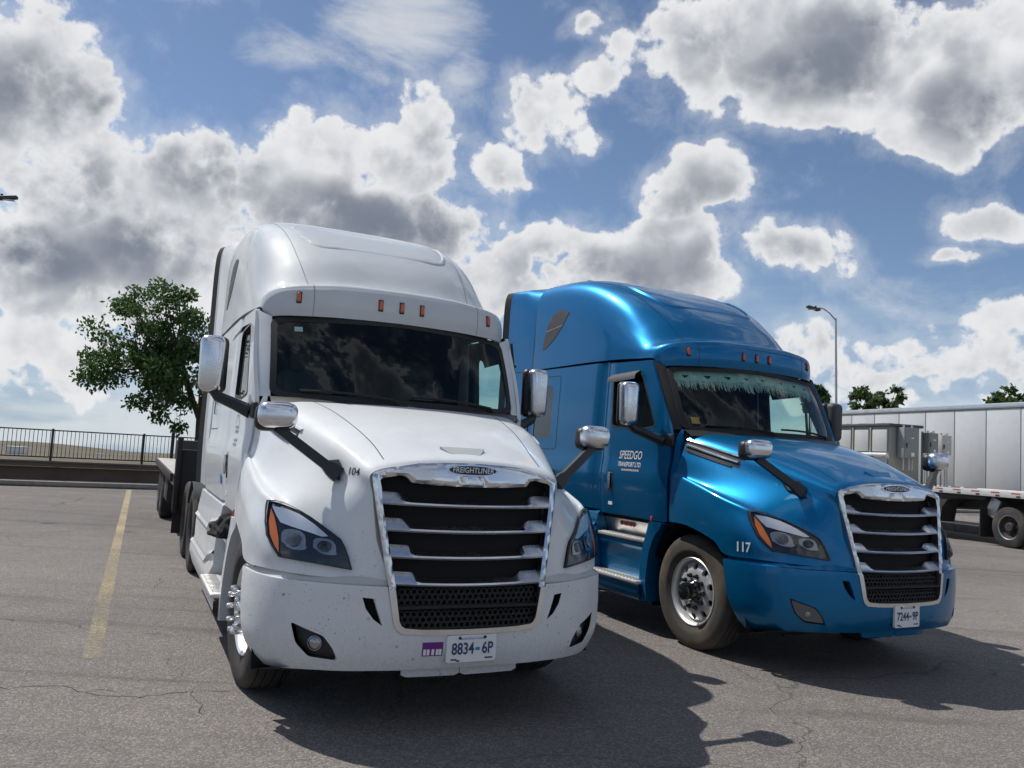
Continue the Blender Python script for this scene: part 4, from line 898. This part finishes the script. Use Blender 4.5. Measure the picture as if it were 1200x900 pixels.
        # lettering on the door and the fender number
        for s in (-1, 1):
            df = lambda yc, zc, o=.004: (lambda x, z: Vector((s * (side_x(yc + s * x, zc + z) + o), yc + s * x, zc + z)))
            text_part('door_lettering', 'SPEEDGO', .12, df(2.37, 1.695), 'white_print', root, .3, .0008, .80)
            text_part('door_lettering', 'TRANSPORT LTD.', .066, df(2.37, 1.60), 'white_print', root, .25, .0006, .80)
            for i in range(9): 
                q = df(2.34, 1.545); x0 = -.15 + i * .035; G().add([q(x0, -.010), q(x0 + .026, -.010), q(x0 + .026, .010), q(x0, .010)], [(0, 1, 2, 3)]).build('door_small_print', 'cabinet_pale', root, smooth=False)
        nf = lambda x, y: None
        def num_fn(u0, v0, k_, scale, tilt):
            def fn(x, y):
                o, d = px_local(k_, u0 + x * scale, v0 - y * scale + x * scale * tilt); h, n_, *_ = HB.ray_cast(o, d)
                return (h - d * .004) if h else o + d * 8
            return fn
        text_part('fleet_number', '117', 1, num_fn(870.5, 641.5, 'b', 16, .10), 'white_print', root, 0, .02, .75)
    else:
        def num_fn(x, y):
            o, d = px_local('w', 413.5 + x * 10.5, 552.8 - y * 13 + x * 12 * .10); h, n_, *_ = HB.ray_cast(o, d); return (h - d * .004) if h else o + d * 5
        text_part('fleet_number', '104', 1, num_fn, 'black_print', root, .3, .005, .92)
        # antenna on the mirror bracket
        an = G().tube([(1.19, 2.02, 1.95), (1.165, 2.06, 2.25), (1.10, 2.05, 2.62)], .011, 6); an.tube([(1.165, 2.06, 2.42), (1.09, 2.1, 2.42)], .012, 6); an.build('antenna', 'black_rubber', root)
        for s in (-1,):
            fx = lambda y, z, o=.004: Vector((s * (side_x(y, z) + o), y, z))
            G().add([fx(3.22, 1.32), fx(3.10, 1.32), fx(3.10, 1.24), fx(3.22, 1.24)], [(0, 1, 2, 3)]).build('sleeper_sticker', 'blue_print', root, smooth=False)
            ringp = [(2.36 + .11 * math.cos(q), 1.76 + .08 * math.sin(q)) for q in np.linspace(0, math.pi, 14)]; ringq = [(2.36 + .095 * math.cos(q), 1.76 + .068 * math.sin(q)) for q in np.linspace(math.pi, 0, 14)]
            patch(ringp + ringq, [], .03, lambda y, z: fx(y, z), flip=True).build('door_logo', 'cabinet_grey', root)
            for i, z in enumerate((1.725, 1.69, 1.62, 1.585)): 
                for j in range(5): y0 = 2.26 + j * .042; G().add([fx(y0, z), fx(y0 + .032, z), fx(y0 + .032, z + .022), fx(y0, z + .022)], [(0, 3, 2, 1)]).build('door_small_print', 'cabinet_grey', root, smooth=False)
        st = patch([(-.03, -.02), (.03, -.02), (.03, .02), (-.03, .02)], [], .05, lambda x, z: ws_pt(-.80 + x, .84 + z * 1.5, -.006)).build('glass_sticker', 'white_print', wsd, smooth=False)
    return root
WT = build_truck('w'); tag(WT, 'white semi truck with dusty front bumper and chrome grille, number 104', 'truck', 'semi trucks parked side by side')
BT = build_truck('b'); tag(BT, 'metallic blue semi truck with fringed windshield valance, number 117', 'truck', 'semi trucks parked side by side')

# ------------------------------------------------------------------ setting
def vec2(o, e, n, a, b, z=0.): return Vector((o[0] + e[0] * a + n[0] * b, o[1] + e[1] * a + n[1] * b, z))
FO, FE, FN = (-10.07, 23.64), (.90, .436), (-.436, .90)             # kerb line of the lot: along / away from the lot
fp = lambda a, b, z=0.: vec2(FO, FE, FN, a, b, z)
# asphalt lot up to the kerb
struct(G().add([fp(-160, .05), fp(-160, -220), fp(220, -220), fp(220, .05)], [(0, 1, 2, 3)]).build('parking_lot', 'asphalt', smooth=False))
# land beyond the wall: falls away to a far plain with low rises
def terrain():
    aa = np.concatenate([-np.geomspace(4500, 6, 46), np.linspace(-5, 5, 6), np.geomspace(6, 4500, 46)]); bb = np.concatenate([[.9, 2.2, 6], np.geomspace(9, 5200, 60)])
    rng = np.random.RandomState(3); ph = rng.rand(12, 3) * 6.28
    V = []
    for b in bb:
        for a in aa:
            z = .50 - .024 * max(0, b - 3) if b > 1.6 else .50
            amp = min(1, b / 300)
            h = sum(math.sin(a / (37 * 1.6 ** i) + ph[i, 0]) * math.sin(b / (51 * 1.6 ** i) + ph[i, 1]) * .22 * 1.5 ** i for i in range(7)) * amp * .7
            h += 5.5 * math.exp(-((a + 55) / 60) ** 2 - ((b - 700) / 160) ** 2)
            V.append(fp(a, b, z + h if b > 8 else z))
    return struct(G().add(V, grid_faces(len(bb), len(aa))).build('plain', 'dry_grass'))
terrain()
# painted bay lines
def line(p, q, w, name, mat, z=.004):
    p, q = Vector(p), Vector(q); d = (q - p).normalized(); s = Vector((-d.y, d.x, 0)) * w / 2
    V = []; n = max(2, int((q - p).length / .5))
    for i in range(n + 1): c = p + (q - p) * i / n; V += [c + s + Vector((0, 0, z)), c - s + Vector((0, 0, z))]
    return G().add(V, [(2*i+1, 2*i+3, 2*i+2, 2*i) for i in range(n)]).build(name, mat, smooth=False)
ya, yb = on_z(151, 576), on_z(108, 768); yd = (ya - yb).normalized()
lot_lines = []
o = line(yb - yd * .1, ya + yd * .6, .125, 'bay_line', 'yellow_line'); struct(o)
wa = on_z(1160, 696); o = line(wa - Vector((.42, -.9, 0)) * 6, wa + Vector((-.42, .9, 0)) * 9, .11, 'bay_line', 'white_line'); struct(o)
# kerb, gravel strip and wall
def bar(a0, a1, b0, b1, z0, z1, bev=.01): 
    g = G().box((0, 0, 0), (a1 - a0, b1 - b0, z1 - z0), bev); Q = Matrix(((FE[0], FN[0], 0), (FE[1], FN[1], 0), (0, 0, 1))); c = fp((a0 + a1) / 2, (b0 + b1) / 2, (z0 + z1) / 2)
    g.v = [tuple(Q @ Vector(p) + c) for p in g.v]; return g
kerb = bar(-40, 60, 0, .02, -.1, .05).build('kerb', 'concrete'); struct(kerb)
for i in range(-13, 20): bar(i * 3.0 + .004, i * 3.0 + 2.996, 0, .16, -.05, .145, .015).build('kerb_stone', 'concrete', kerb)
struct(G().add([fp(-40, .15, .125), fp(60, .15, .125), fp(60, 1.4, .125), fp(-40, 1.4, .125)], [(0, 1, 2, 3)]).build('gravel_strip', 'concrete', smooth=False))
wall = bar(-40, 60, 1.22, 1.45, -.05, .60, .01).build('garden_wall', 'wall_stucco'); tag(wall, 'low dark brown stucco wall under the iron fence beside the lot', 'wall')
for i in range(-13, 20): bar(i * 3.0 + .005, i * 3.0 + 2.995, 1.18, 1.49, .60, .66, .012).build('coping', 'wall_stucco', wall)
fence = empty('iron_fence', fp(0, 1.34, .66)); tag(fence, 'black iron picket fence on top of the low brown wall', 'fence')
fence.rotation_euler = (0, 0, math.atan2(FE[1], FE[0]))
FA0, FA1 = -12.4, 14.0
for z in (.10, .87): G().box(((FA0 + FA1) / 2, 0, z), (FA1 - FA0, .03, .035)).build('rail', 'iron', fence, smooth=False)
me = None; n = int((FA1 - FA0) / .105)
for i in range(n):
    if me is None: ob = G().box((0, 0, .485), (.016, .016, .77)).build('picket', 'iron', fence, smooth=False); me = ob.data
    else: ob = bpy.data.objects.new('picket', me); COL.objects.link(ob); ob.parent = fence
    ob.location = (FA0 + .06 + i * .105, 0, 0)
for i in range(12): G().box((FA0 + .07 + i * 2.40, 0, .45), (.06, .06, .94), .006).build('post', 'iron', fence)
# small pale things out on the plain, set down where their sight line meets the slope
for i, (u, v, w_, h_) in enumerate(((19, 533, .95, .55), (118, 534, .62, .22), (141, 534.5, .30, .20), (178, 535, .30, .16))):
    r = ray(u, v); t_ = 20.
    while t_ < 400:
        c = CAMP + r * t_; rel = ((c.x - FO[0]) * FN[0] + (c.y - FO[1]) * FN[1])
        if c.z < .50 - .024 * max(0, rel - 3): break
        t_ += .5
    e = empty('utility_box', (c.x, c.y, c.z - .1)); e.rotation_euler = (0, 0, .2 * i)
    G().box((0, 0, h_ / 2), (w_, w_ * .6, h_), .03).build('box', 'trailer_white', e); G().box((0, 0, h_ + .02), (w_ * 1.08, w_ * .68, .05), .015).build('lid', 'trailer_white', e)
    tag(e, ('largest pale utility box on the dry plain beyond the fence', 'long flat pale utility box on the dry plain', 'small square pale utility box beside the long flat one', 'tiny pale utility box on the plain near the tree')[i], 'utility box', 'utility boxes on the plain')

# ------------------------------------------------------------------ trees
def leaves(centres, rads, count, size, rng, squash=.75):
    V = np.empty((0, 3)); out = []
    for c, r in zip(centres, rads):
        k = count; d = rng.normal(size=(k, 3)); d /= np.linalg.norm(d, axis=1)[:, None]; rr = r * rng.rand(k) ** .45
        p = np.array(c) + d * rr[:, None] * np.array([1, 1, squash])
        s = size * rng.uniform(.6, 1.35, k)
        a = rng.normal(size=(k, 3)); a[:, 2] -= .7; a /= np.linalg.norm(a, axis=1)[:, None]
        t = rng.normal(size=(k, 3)); b = np.cross(a, t); b /= np.linalg.norm(b, axis=1)[:, None]
        q = np.stack([p, p + a * s[:, None] * .5 + b * s[:, None] * .26, p + a * s[:, None], p + a * s[:, None] * .5 - b * s[:, None] * .26], 1)
        out.append(q.reshape(-1, 3))
    V = np.concatenate(out); n = len(V) // 4
    return V, [(4*i, 4*i+1, 4*i+2, 4*i+3) for i in range(n)]
def tree(name, base, h, crown_c, crown_r, ncl, nleaf, lsize, mat, label, group, seed, trunk_r=.14, extra=()):
    rng = np.random.RandomState(seed); e = empty(name, base); tag(e, label, 'tree', group)
    cc = Vector(crown_c); fork = Vector((0, 0, max(1.2, h * .26)))
    tr = G().tube([(0, 0, -.6), (.02, 0, 0), (.03, .02, fork.z * .6), tuple(fork)], [trunk_r * 1.35, trunk_r * 1.1, trunk_r * .9, trunk_r * .8], 10); trunk = tr.build('trunk', 'bark', e)
    C, Rr = [], []
    for i in range(ncl):
        d = rng.normal(size=3); d /= np.linalg.norm(d); r = rng.rand() ** .5
        p = np.array(crown_c) + d * r * np.array(crown_r); p[2] = max(p[2], fork.z + .1)
        C.append(p); Rr.append(rng.uniform(.13, .29) * min(crown_r))
    for p, r in extra: C.append(np.array(p, float)); Rr.append(r)
    lb = G(); mains = [fork + Vector((math.cos(q) * .9 * crown_r[0] * .4, math.sin(q) * .9 * crown_r[1] * .4, (crown_c[2] - fork.z) * .8)) for q in np.arange(6) * 1.05 + rng.rand()]
    for m in mains: lb.tube([fork - Vector((0, 0, .15)), fork.lerp(m, .5) + Vector((0, 0, -.1)), m], [trunk_r * .55, trunk_r * .4, trunk_r * .25], 7)
    for c in C:
        m = min(mains, key=lambda q: (q - Vector(c)).length); lb.tube([m, m.lerp(Vector(c), .55) + Vector(rng.normal(size=3) * .08), Vector(c)], [trunk_r * .22, trunk_r * .13, trunk_r * .05], 5)
    lb.build('limbs', 'bark', trunk)
    V, Fc = leaves(C, Rr, nleaf, lsize, rng); g = G(); g.v = [tuple(p) for p in V]; g.f = Fc; cr = g.build('crown', mat, e, smooth=False)
    return e
tb = at_dist(233, 508, 31); tb.z = .42
ex = [((-3.55, -1.3, 3.0), .45), ((-3.1, -1.2, 2.85), .5), ((-2.7, -.9, 3.0), .6), ((-3.0, -1.0, 4.3), .5), ((-2.6, -.9, 5.5), .45), ((-2.0, -.7, 2.2), .45), ((-1.2, -.5, 1.8), .40), ((-.6, -.3, 1.45), .35), ((-2.2, -.7, 6.0), .5)]
tree('leafy_tree', tuple(tb), 7, (-1.35, -.55, 4.1), (2.5, 2.2, 2.25), 88, 150, .165, 'leaf_dark', 'spreading green tree growing behind the iron fence', None, 5, .17, ex)
for i, (u, v0, vt, dist, wpx, lab) in enumerate(((1030, 480, 444, 60, 62, 'bushy green tree rising over the white box trailer beside the lamp post'), (1196, 478, 449, 62, 60, 'darker tree top at the far end of the white box trailer'), (950, 490, 449, 52, 34, 'tree top peeking out behind the blue truck roof visor'))):
    b = at_dist(u, v0, dist); t_ = at_dist(u, vt, dist); top = t_.z; b.z = 0; w = wpx * dist / F / 2
    tree('leafy_tree', tuple(b), top, (0, 0, top - w * .95), (w, w, w * .85), 34, 90, .30, 'leaf_mid', lab, 'trees behind the box trailer', 20 + i, .16)

# ------------------------------------------------------------------ street lamps
def lamp(base, htop, arm, heading, label, lean=0.):
    e = empty('street_lamp', base); e.rotation_euler = (0, lean, heading); tag(e, label, 'street lamp', 'tall street lamps')
    g = G().tube([(0, 0, -.05), (0, 0, htop)], [.085, .05], 12); g.box((0, 0, .06), (.36, .36, .16), .03); g.build('pole', 'galvanised', e)
    P = [(0, 0, htop - .12), (-arm * .35, 0, htop + .22), (-arm * .7, 0, htop + .42), (-arm, 0, htop + .46)]; G().tube(P, .035, 8).build('arm', 'galvanised', e)
    h = G().box((0, 0, 0), (.78, .30, .14), .05, seg=3); h.v = [(x, y * (1 - .35 * (x < 0) * abs(x) / .39), z) for x, y, z in h.v]; Q = Matrix.Rotation(R(10), 3, 'Y'); h.v = [tuple(Q @ Vector(p) + Vector((-arm - .34, 0, htop + .40))) for p in h.v]
    hd = h.build('lamp_head', 'vent_grey', e)
    G().lathe([(0, .05), (.07, .05), (.09, .001)], (-arm - .18, 0, htop + .46), 'z', 10).build('photocell', 'black_plastic', hd)
    G().box((-arm - .40, 0, htop + .325), (.46, .2, .03), .01).build('lens', 'lamp_glass', hd); return e
pt = at_dist(985.5, 373.5, 45); lamp((pt.x, pt.y, 0), pt.z, 1.1, R(20), 'grey street lamp with single arm rising behind the white box trailer', R(-2.0))
hp = at_dist(21, 233, 36); lamp((hp.x - 2.2, hp.y - .6, 0), hp.z - .42, 1.55, R(180 + 15), 'street lamp whose head hangs into view above the iron fence')

# ------------------------------------------------------------------ flatbed behind the white truck
def plain_wheel(root, loc, rz, rt=.50, w=.13):
    e = G().lathe([(-w, .30), (-w, rt - .04), (-w * .8, rt), (w * .8, rt), (w, rt - .04), (w, .30)], (0, 0, 0), 'x', 36).build('wheel', 'tyre_rubber', root); e.location = loc; e.rotation_euler = (0, 0, rz)
    r = G().lathe([(w * .9, .305), (w * .95, .29), (w * .55, .27), (w * .2, .22), (w * .15, .13), (w * .8, .12), (w * .95, .09), (w * .95, .001)], (0, 0, 0), 'x', 28); r.build('rim', 'trailer_dark', e, angle=30); G().lathe([(w * .92, .318), (w * .97, .300), (w * .90, .282)], (0, 0, 0), 'x', 36).build('rim_ring', 'aluminium', e)
    for i in range(8): a = i * math.pi / 4; G().lathe([(w * .15, .016), (w * .5, .014), (w * .5, .001)], (0, .165 * math.cos(a), .165 * math.sin(a)), 'x', 6).build('lug_nut', 'black_plastic', e)
    G().add([(0, .27 * math.cos(a), .27 * math.sin(a)) for a in np.linspace(0, 6.28, 24, endpoint=False)], [tuple(range(24))]).build('brake_drum', 'dark_void', e); return e
fb = empty('flatbed_trailer', WT.location, WT.rotation_euler.z); tag(fb, 'flatbed trailer with pale plank deck coupled behind the white truck', 'trailer', 'trailers parked in the lot')
for i in range(10): G().box((-1.17 + i * .26, 11.6, 1.075), (.252, 7.2, .03), .004).build('deck_plank', 'deck_wood', fb)
for s in (-1, 1):
    G().box((s * 1.315, 11.6, 1.03), (.04, 7.2, .12), .006).build('side_rail', 'trailer_dark', fb); G().box((s * .5, 11.6, .85), (.12, 7.0, .36)).build('main_beam', 'trailer_dark', fb, smooth=False)
    lg = G().box((s * 1.0, 9.6, .62), (.14, .14, .75), .01); lg.box((s * 1.0, 9.6, .22), (.26, .26, .05), .01); lg.tube([(s * 1.0, 9.6, .7), (s * .4, 10.3, .95)], .03, 6); lg.build('landing_leg', 'galvanised', fb)
    for y in (13.0, 14.2): plain_wheel(fb, (s * 1.12, y, .50), 0 if s > 0 else math.pi)
    for i in range(6): G().box((s * 1.20, 8.6 + i * .55, .93), (.10, .16, .14), .02).build('strap_winch', 'galvanised', fb)
for i in range(8): G().box((0, 8.3 + i * .95, .98), (2.5, .08, .08)).build('cross_member', 'trailer_dark', fb, smooth=False)
G().box((-1.18, 10.8, .72), (.16, 1.2, .42), .02).build('tool_box', 'trailer_dark', fb)
for (x, y, w_, h_) in ((-.72, 14.6, .50, .42), (-.10, 14.7, .62, .60), (.62, 14.5, .7, .5)):
    G().box((x, y, 1.09 + h_ / 2), (w_, .5, h_), .03).build('deck_locker', 'trailer_dark', fb)
for x in (-1.02, -.4, .25, 1.1): G().box((x, 15.1, 1.36), (.07, .07, .62), .01).build('stake', 'iron', fb)
G().box((0, 8.02, 1.00), (2.56, .06, .86), .01).build('headboard', 'trailer_dark', fb)
for x in (-1.24, -.62, 0, .62, 1.24): G().box((x, 7.97, 1.08), (.07, .08, 1.05), .01).build('headboard_post', 'iron', fb)
# quarter fender and deck gear behind the cab of the white truck
for s in (-1, 1):
    G().lathe([(s * .82, .58), (s * 1.16, .58)], (0, 6.25, .50), 'x', 16, .5, 2.4).build('quarter_fender', 'black_plastic', WT)
    G().box((s * .98, 8.15, .55), (.55, .015, .62)).build('mud_flap', 'black_rubber', WT, smooth=False)
G().box((-.6, 5.65, 1.35), (.9, .12, 1.0), .03).build('air_line_rack', 'black_plastic', WT)
G().tube([(-.25, 5.7, 1.6), (-.25, 6.3, 1.1), (-.2, 7.0, 1.3), (-.2, 7.9, 1.15)], .025, 6).build('air_line', 'black_rubber', WT)
# black jacket dropped on the white truck's upper step
from mathutils import noise as mnoise
bm = bmesh.new(); bmesh.ops.create_icosphere(bm, subdivisions=5, radius=1)
for v in bm.verts:
    p = v.co.copy(); n1_ = mnoise.noise(p * 1.7 + Vector((3, 1, 5))); r1 = 1 - abs(mnoise.noise(p * 3.1)) * 1.6; r2 = 1 - abs(mnoise.noise(p * 6.5 + Vector((7, 2, 1)))) * 1.5
    k_ = 1 + .35 * n1_ + .17 * r1 + .08 * r2
    v.co = Vector((p.x * .125 * k_, p.y * .27 * k_, max(p.z, -.25) * .105 * k_ * (1.15 - .5 * p.y)))
    if v.co.z < -.022: v.co.z = -.022
bm.verts.index_update(); g = G(); g.v = [tuple(v.co) for v in bm.verts]; g.f = [tuple(q_.index for q_ in f.verts) for f in bm.faces]; bm.free()
jc = g.build('jacket', 'black_cloth', angle=70); jc.location = WT.matrix_basis @ Vector((-1.13, 2.30, .905)); jc.rotation_euler = (0, 0, WT.rotation_euler.z + .12); tag(jc, 'crumpled black jacket lying on the upper step of the white truck', 'jacket')
# long transverse crack and a few short ones in the asphalt
LOT = bpy.data.objects['parking_lot']
def crack(pts, w, seed):
    rng = np.random.RandomState(seed); P = [on_z(u, v) for u, v in pts]; Q = []
    for a_, b_ in zip(P[:-1], P[1:]):
        n = max(2, int((b_ - a_).length / .05))
        for i in range(n): Q.append(a_.lerp(b_, i / n) + Vector((rng.normal() * .012, rng.normal() * .016, 0)))
    V = []
    for i, c in enumerate(Q):
        d = (Q[min(i + 1, len(Q) - 1)] - Q[max(i - 1, 0)]).normalized(); e = Vector((-d.y, d.x, 0)) * w * rng.uniform(.25, 1.); V += [c + e + Vector((0, 0, .002)), c - e + Vector((0, 0, .002))]
    G().add(V, [(2*i+1, 2*i+3, 2*i+2, 2*i) for i in range(len(Q) - 1)]).build('crack', 'dark_crack', LOT, smooth=False)
crack([(-40, 803), (10, 806), (40, 803), (75, 805), (100, 812), (130, 816), (165, 817), (195, 814), (225, 810), (262, 811), (280, 809)], .0045, 1)
crack([(100, 812), (125, 808), (150, 810)], .0035, 2); crack([(222, 810), (233, 824), (238, 840)], .003, 3); crack([(712, 742), (722, 738), (735, 737)], .003, 4); crack([(176, 690), (190, 683), (186, 676)], .004, 5)
crack([(700, 735), (690, 728), (684, 716)], .003, 6); crack([(1090, 705), (1130, 716), (1180, 716), (1230, 724)], .006, 7)

# ------------------------------------------------------------------ right hand trailers
QO, QD, QW = (12.42, 20.4), (-.28, .96), (.96, .28)
TR = math.atan2(QW[1], QW[0])
def tlocal(w, k, z=0.): return Vector((QO[0] + QD[0] * k + QW[0] * w, QO[1] + QD[1] * k + QW[1] * w, z))
ft = empty('flatbed_trailer', tlocal(0, 0), TR); tag(ft, 'dark flatbed trailer with red and white striped rail carrying grey cabinets', 'trailer', 'trailers parked in the lot')
LK0, LK1 = -9.0, 8.2; LC, LL = (LK0 + LK1) / 2, LK1 - LK0
for i in range(9): G().box((.16 + i * .275, LC, 1.345), (.268, LL, .03), .004).build('deck_plank', 'deck_wood', ft)
G().box((.0, LC, 1.305), (.05, LL, .15), .008).build('side_rail', 'cabinet_pale', ft); G().box((2.52, LC, 1.305), (.05, LL, .15), .008).build('side_rail', 'trailer_white', ft)
for i in range(28): 
    k = LK0 + .2 + i * .6
    if k > LK1 - .3: break
    G().add([(-.028, k, 1.325), (-.028, k + .26, 1.325), (-.028, k + .26, 1.355), (-.028, k, 1.355)], [(0, 3, 2, 1)]).build('reflective_tape', 'tape_red', ft, smooth=False)
    G().add([(-.028, k, 1.245), (-.028, k + .12, 1.245), (-.028, k + .12, 1.29), (-.028, k, 1.29)], [(0, 3, 2, 1)]).build('reflective_tape', 'trailer_dark', ft, smooth=False)
for x in (.75, 1.8): G().box((x, LC, 1.05), (.14, LL, .42)).build('main_beam', 'trailer_dark', ft, smooth=False)
for i in range(16): G().box((1.26, LK0 + .5 + i * 1.1, 1.24), (2.4, .08, .09)).build('cross_member', 'trailer_dark', ft, smooth=False)
for k in (0, -1.30, -2.6): 
    plain_wheel(ft, (.17, k, .50), math.pi); plain_wheel(ft, (2.35, k, .50), 0)
    G().tube([(.2, k, .5), (2.3, k, .5)], .07, 8).build('axle', 'trailer_dark', ft)
G().box((.22, .78, .55), (.5, .02, .72)).build('mud_flap', 'black_rubber', ft, smooth=False)
q = G().prism([(.70, 1.22), (2.30, 1.22), (2.30, .45), (2.18, .45), (2.10, .85), (1.92, 1.05), (1.65, 1.12), (.70, 1.12)], lambda a, b, k: Vector((.06 + .5 * k, a, b)), 1); q.build('side_guard', 'trailer_dark', ft, smooth=False)
G().box((.30, 2.9, .85), (.5, .9, .75), .03).build('tool_box', 'trailer_dark', ft)
for x in (.5, 2.0):
    lg = G().box((x, 4.6, .75), (.14, .14, 1.0), .01); lg.box((x, 4.6, .24), (.3, .3, .06), .01); lg.build('landing_leg', 'galvanised', ft)
G().box((.25, .62, .95), (.08, .3, .5), .02, rot=Matrix.Rotation(R(25), 3, 'X')).build('spring_hanger', 'galvanised', ft)
# low concrete divider on the far side of the flatbed
dv = empty('concrete_divider', tlocal(3.05, 2.0), TR)
for i in range(6): G().box((0, -4.5 + i * 2.0, .12), (.3, 1.99, .24), .03).build('block', 'concrete', dv)
tag(dv, 'low pale concrete divider on the ground beyond the striped flatbed', 'divider')
# electrical enclosure standing on the deck
EZ = 1.362
en = empty('electrical_enclosure', tlocal(.25, 4.35, EZ), TR); tag(en, 'grey walk-in electrical enclosure with dark roof on the flatbed deck', 'enclosure')
ew, el, eh = 1.15, 3.3, 1.72
G().box((ew / 2, el / 2, eh / 2), (ew - .06, el - .06, eh), .01).build('shell', 'cabinet_beige', en); G().box((ew / 2, el / 2, eh + .045), (ew + .12, el + .12, .09), .02).build('roof', 'roof_dark', en)
for i in range(4):
    y0 = .06 + i * .80
    for j, (z0, z1) in enumerate(((.06, .78), (.95, 1.62))): G().box((-.002, y0 + .34, (z0 + z1) / 2), (.04, .62, z1 - z0), .01).build('door_panel', 'cabinet_pale', en)
    G().box((-.012, y0 + .72, eh / 2), (.05, .05, eh - .06)).build('door_post', 'cabinet_beige', en, smooth=False)
    G().box((.1, y0 + .3, eh + .096), (.3, .25, .012)).build('roof_tag', 'cabinet_pale', en, smooth=False)
G().tube([(-.09, -.02, .86), (-.09, el, .86)], .055, 10).build('guard_pipe', 'trailer_white', en)
for i in range(3): G().tube([(-.09, .3 + i * 1.2, .86), (.0, .3 + i * 1.2, .86)], .025, 6).build('pipe_bracket', 'galvanised', en)
def cabinet(label, w0, k0, z0, sx, sy, sz, mat, stand):
    e = empty('electrical_cabinet', tlocal(w0, k0, EZ), TR); tag(e, label, 'cabinet', 'electrical cabinets on the flatbed')
    G().box((0, 0, z0 + sz / 2), (sx, sy, sz), .012).build('box', mat, e); G().box((0, -sy / 2 - .008, z0 + sz / 2), (sx * .92, .018, sz * .94), .006).build('door', mat, e)
    G().box((-sx * .36, -sy / 2 - .03, z0 + sz * .42), (.03, .03, .14), .008).build('handle', 'black_plastic', e); G().box((sx * .08, -sy / 2 - .019, z0 + sz * .66), (.09, .004, .035)).build('name_plate', 'white_print', e, smooth=False)
    G().box((sx * .1, -sy / 2 - .019, z0 + sz * .13), (sx * .22, .004, sz * .12)).build('warning_sticker', 'white_print', e, smooth=False)
    for x in (-sx * .3, sx * .1, sx * .32): G().tube([(x, 0, z0 + .02), (x, 0, 0 if stand else z0 - .35)], .028, 8).build('conduit', 'galvanised', e)
    if stand:
        for x in (-sx * .45, sx * .45): G().box((x, sy * .5 + .03, (z0 + sz) / 2), (.05, .05, z0 + sz + .08)).build('stand_post', 'cabinet_beige', e, smooth=False)
    for x in (-sx * .3, sx * .3): G().lathe([(0, .03), (.07, .03), (.08, .001)], (x, 0, z0 + sz), 'z', 8).build('hub_fitting', 'galvanised', e)
    if not stand:
        G().box((0, sy / 2 + .02, z0 + sz / 2), (sx * .7, .06, sz * .7)).build('mount', 'galvanised', e, smooth=False)
    return e
cabinet('tall grey cabinet with white sticker on the end of the electrical enclosure', .25 + .50, 4.16, .78, .50, .28, .92, 'cabinet_grey', False)
cabinet('dark grey cabinet on posts next to the electrical enclosure', 1.72, 4.3, .98, .36, .24, .62, 'cabinet_grey', True)
cabinet('pale grey cabinet on posts at the outer edge of the flatbed deck', 2.28, 4.35, .96, .36, .22, .60, 'cabinet_pale', True)
# white box trailer behind
vt_ = empty('box_trailer', tlocal(3.73, 0), TR); tag(vt_, 'long white panelled box trailer behind the electrical enclosure', 'trailer', 'trailers parked in the lot')
VK0, VK1 = -3.2, 12.8
G().box((1.30, (VK0 + VK1) / 2, 2.6), (2.54, VK1 - VK0 - .02, 2.74)).build('box_shell', 'trailer_white', vt_, smooth=False)
npan = 13; pw = (VK1 - VK0) / npan
for i in range(npan): G().box((.015, VK0 + pw * (i + .5), 2.58), (.03, pw - .03, 2.50), .006).build('side_panel', 'van_side', vt_)
for i in range(npan + 1): G().box((-.004, VK0 + pw * i, 2.58), (.012, .022, 2.50)).build('panel_post', 'cabinet_grey', vt_, smooth=False)
G().box((.0, (VK0 + VK1) / 2, 3.915), (.07, VK1 - VK0 + .02, .14), .01).build('top_rail', 'aluminium', vt_); G().box((.0, (VK0 + VK1) / 2, 1.24), (.07, VK1 - VK0 + .02, .18), .01).build('bottom_rail', 'aluminium', vt_)
G().box((1.30, (VK0 + VK1) / 2, 3.99), (2.6, VK1 - VK0, .03)).build('roof', 'trailer_white', vt_, smooth=False)
for k in (-1.6, -.3):
    plain_wheel(vt_, (.2, k, .50), math.pi); plain_wheel(vt_, (2.4, k, .50), 0)
G().box((1.3, 1.0, 1.0), (1.0, 8.0, .3)).build('subframe', 'trailer_dark', vt_, smooth=False)
for x in (.4, 2.2): G().box((x, 9.6, .6), (.16, .16, 1.2), .01).build('landing_leg', 'galvanised', vt_)
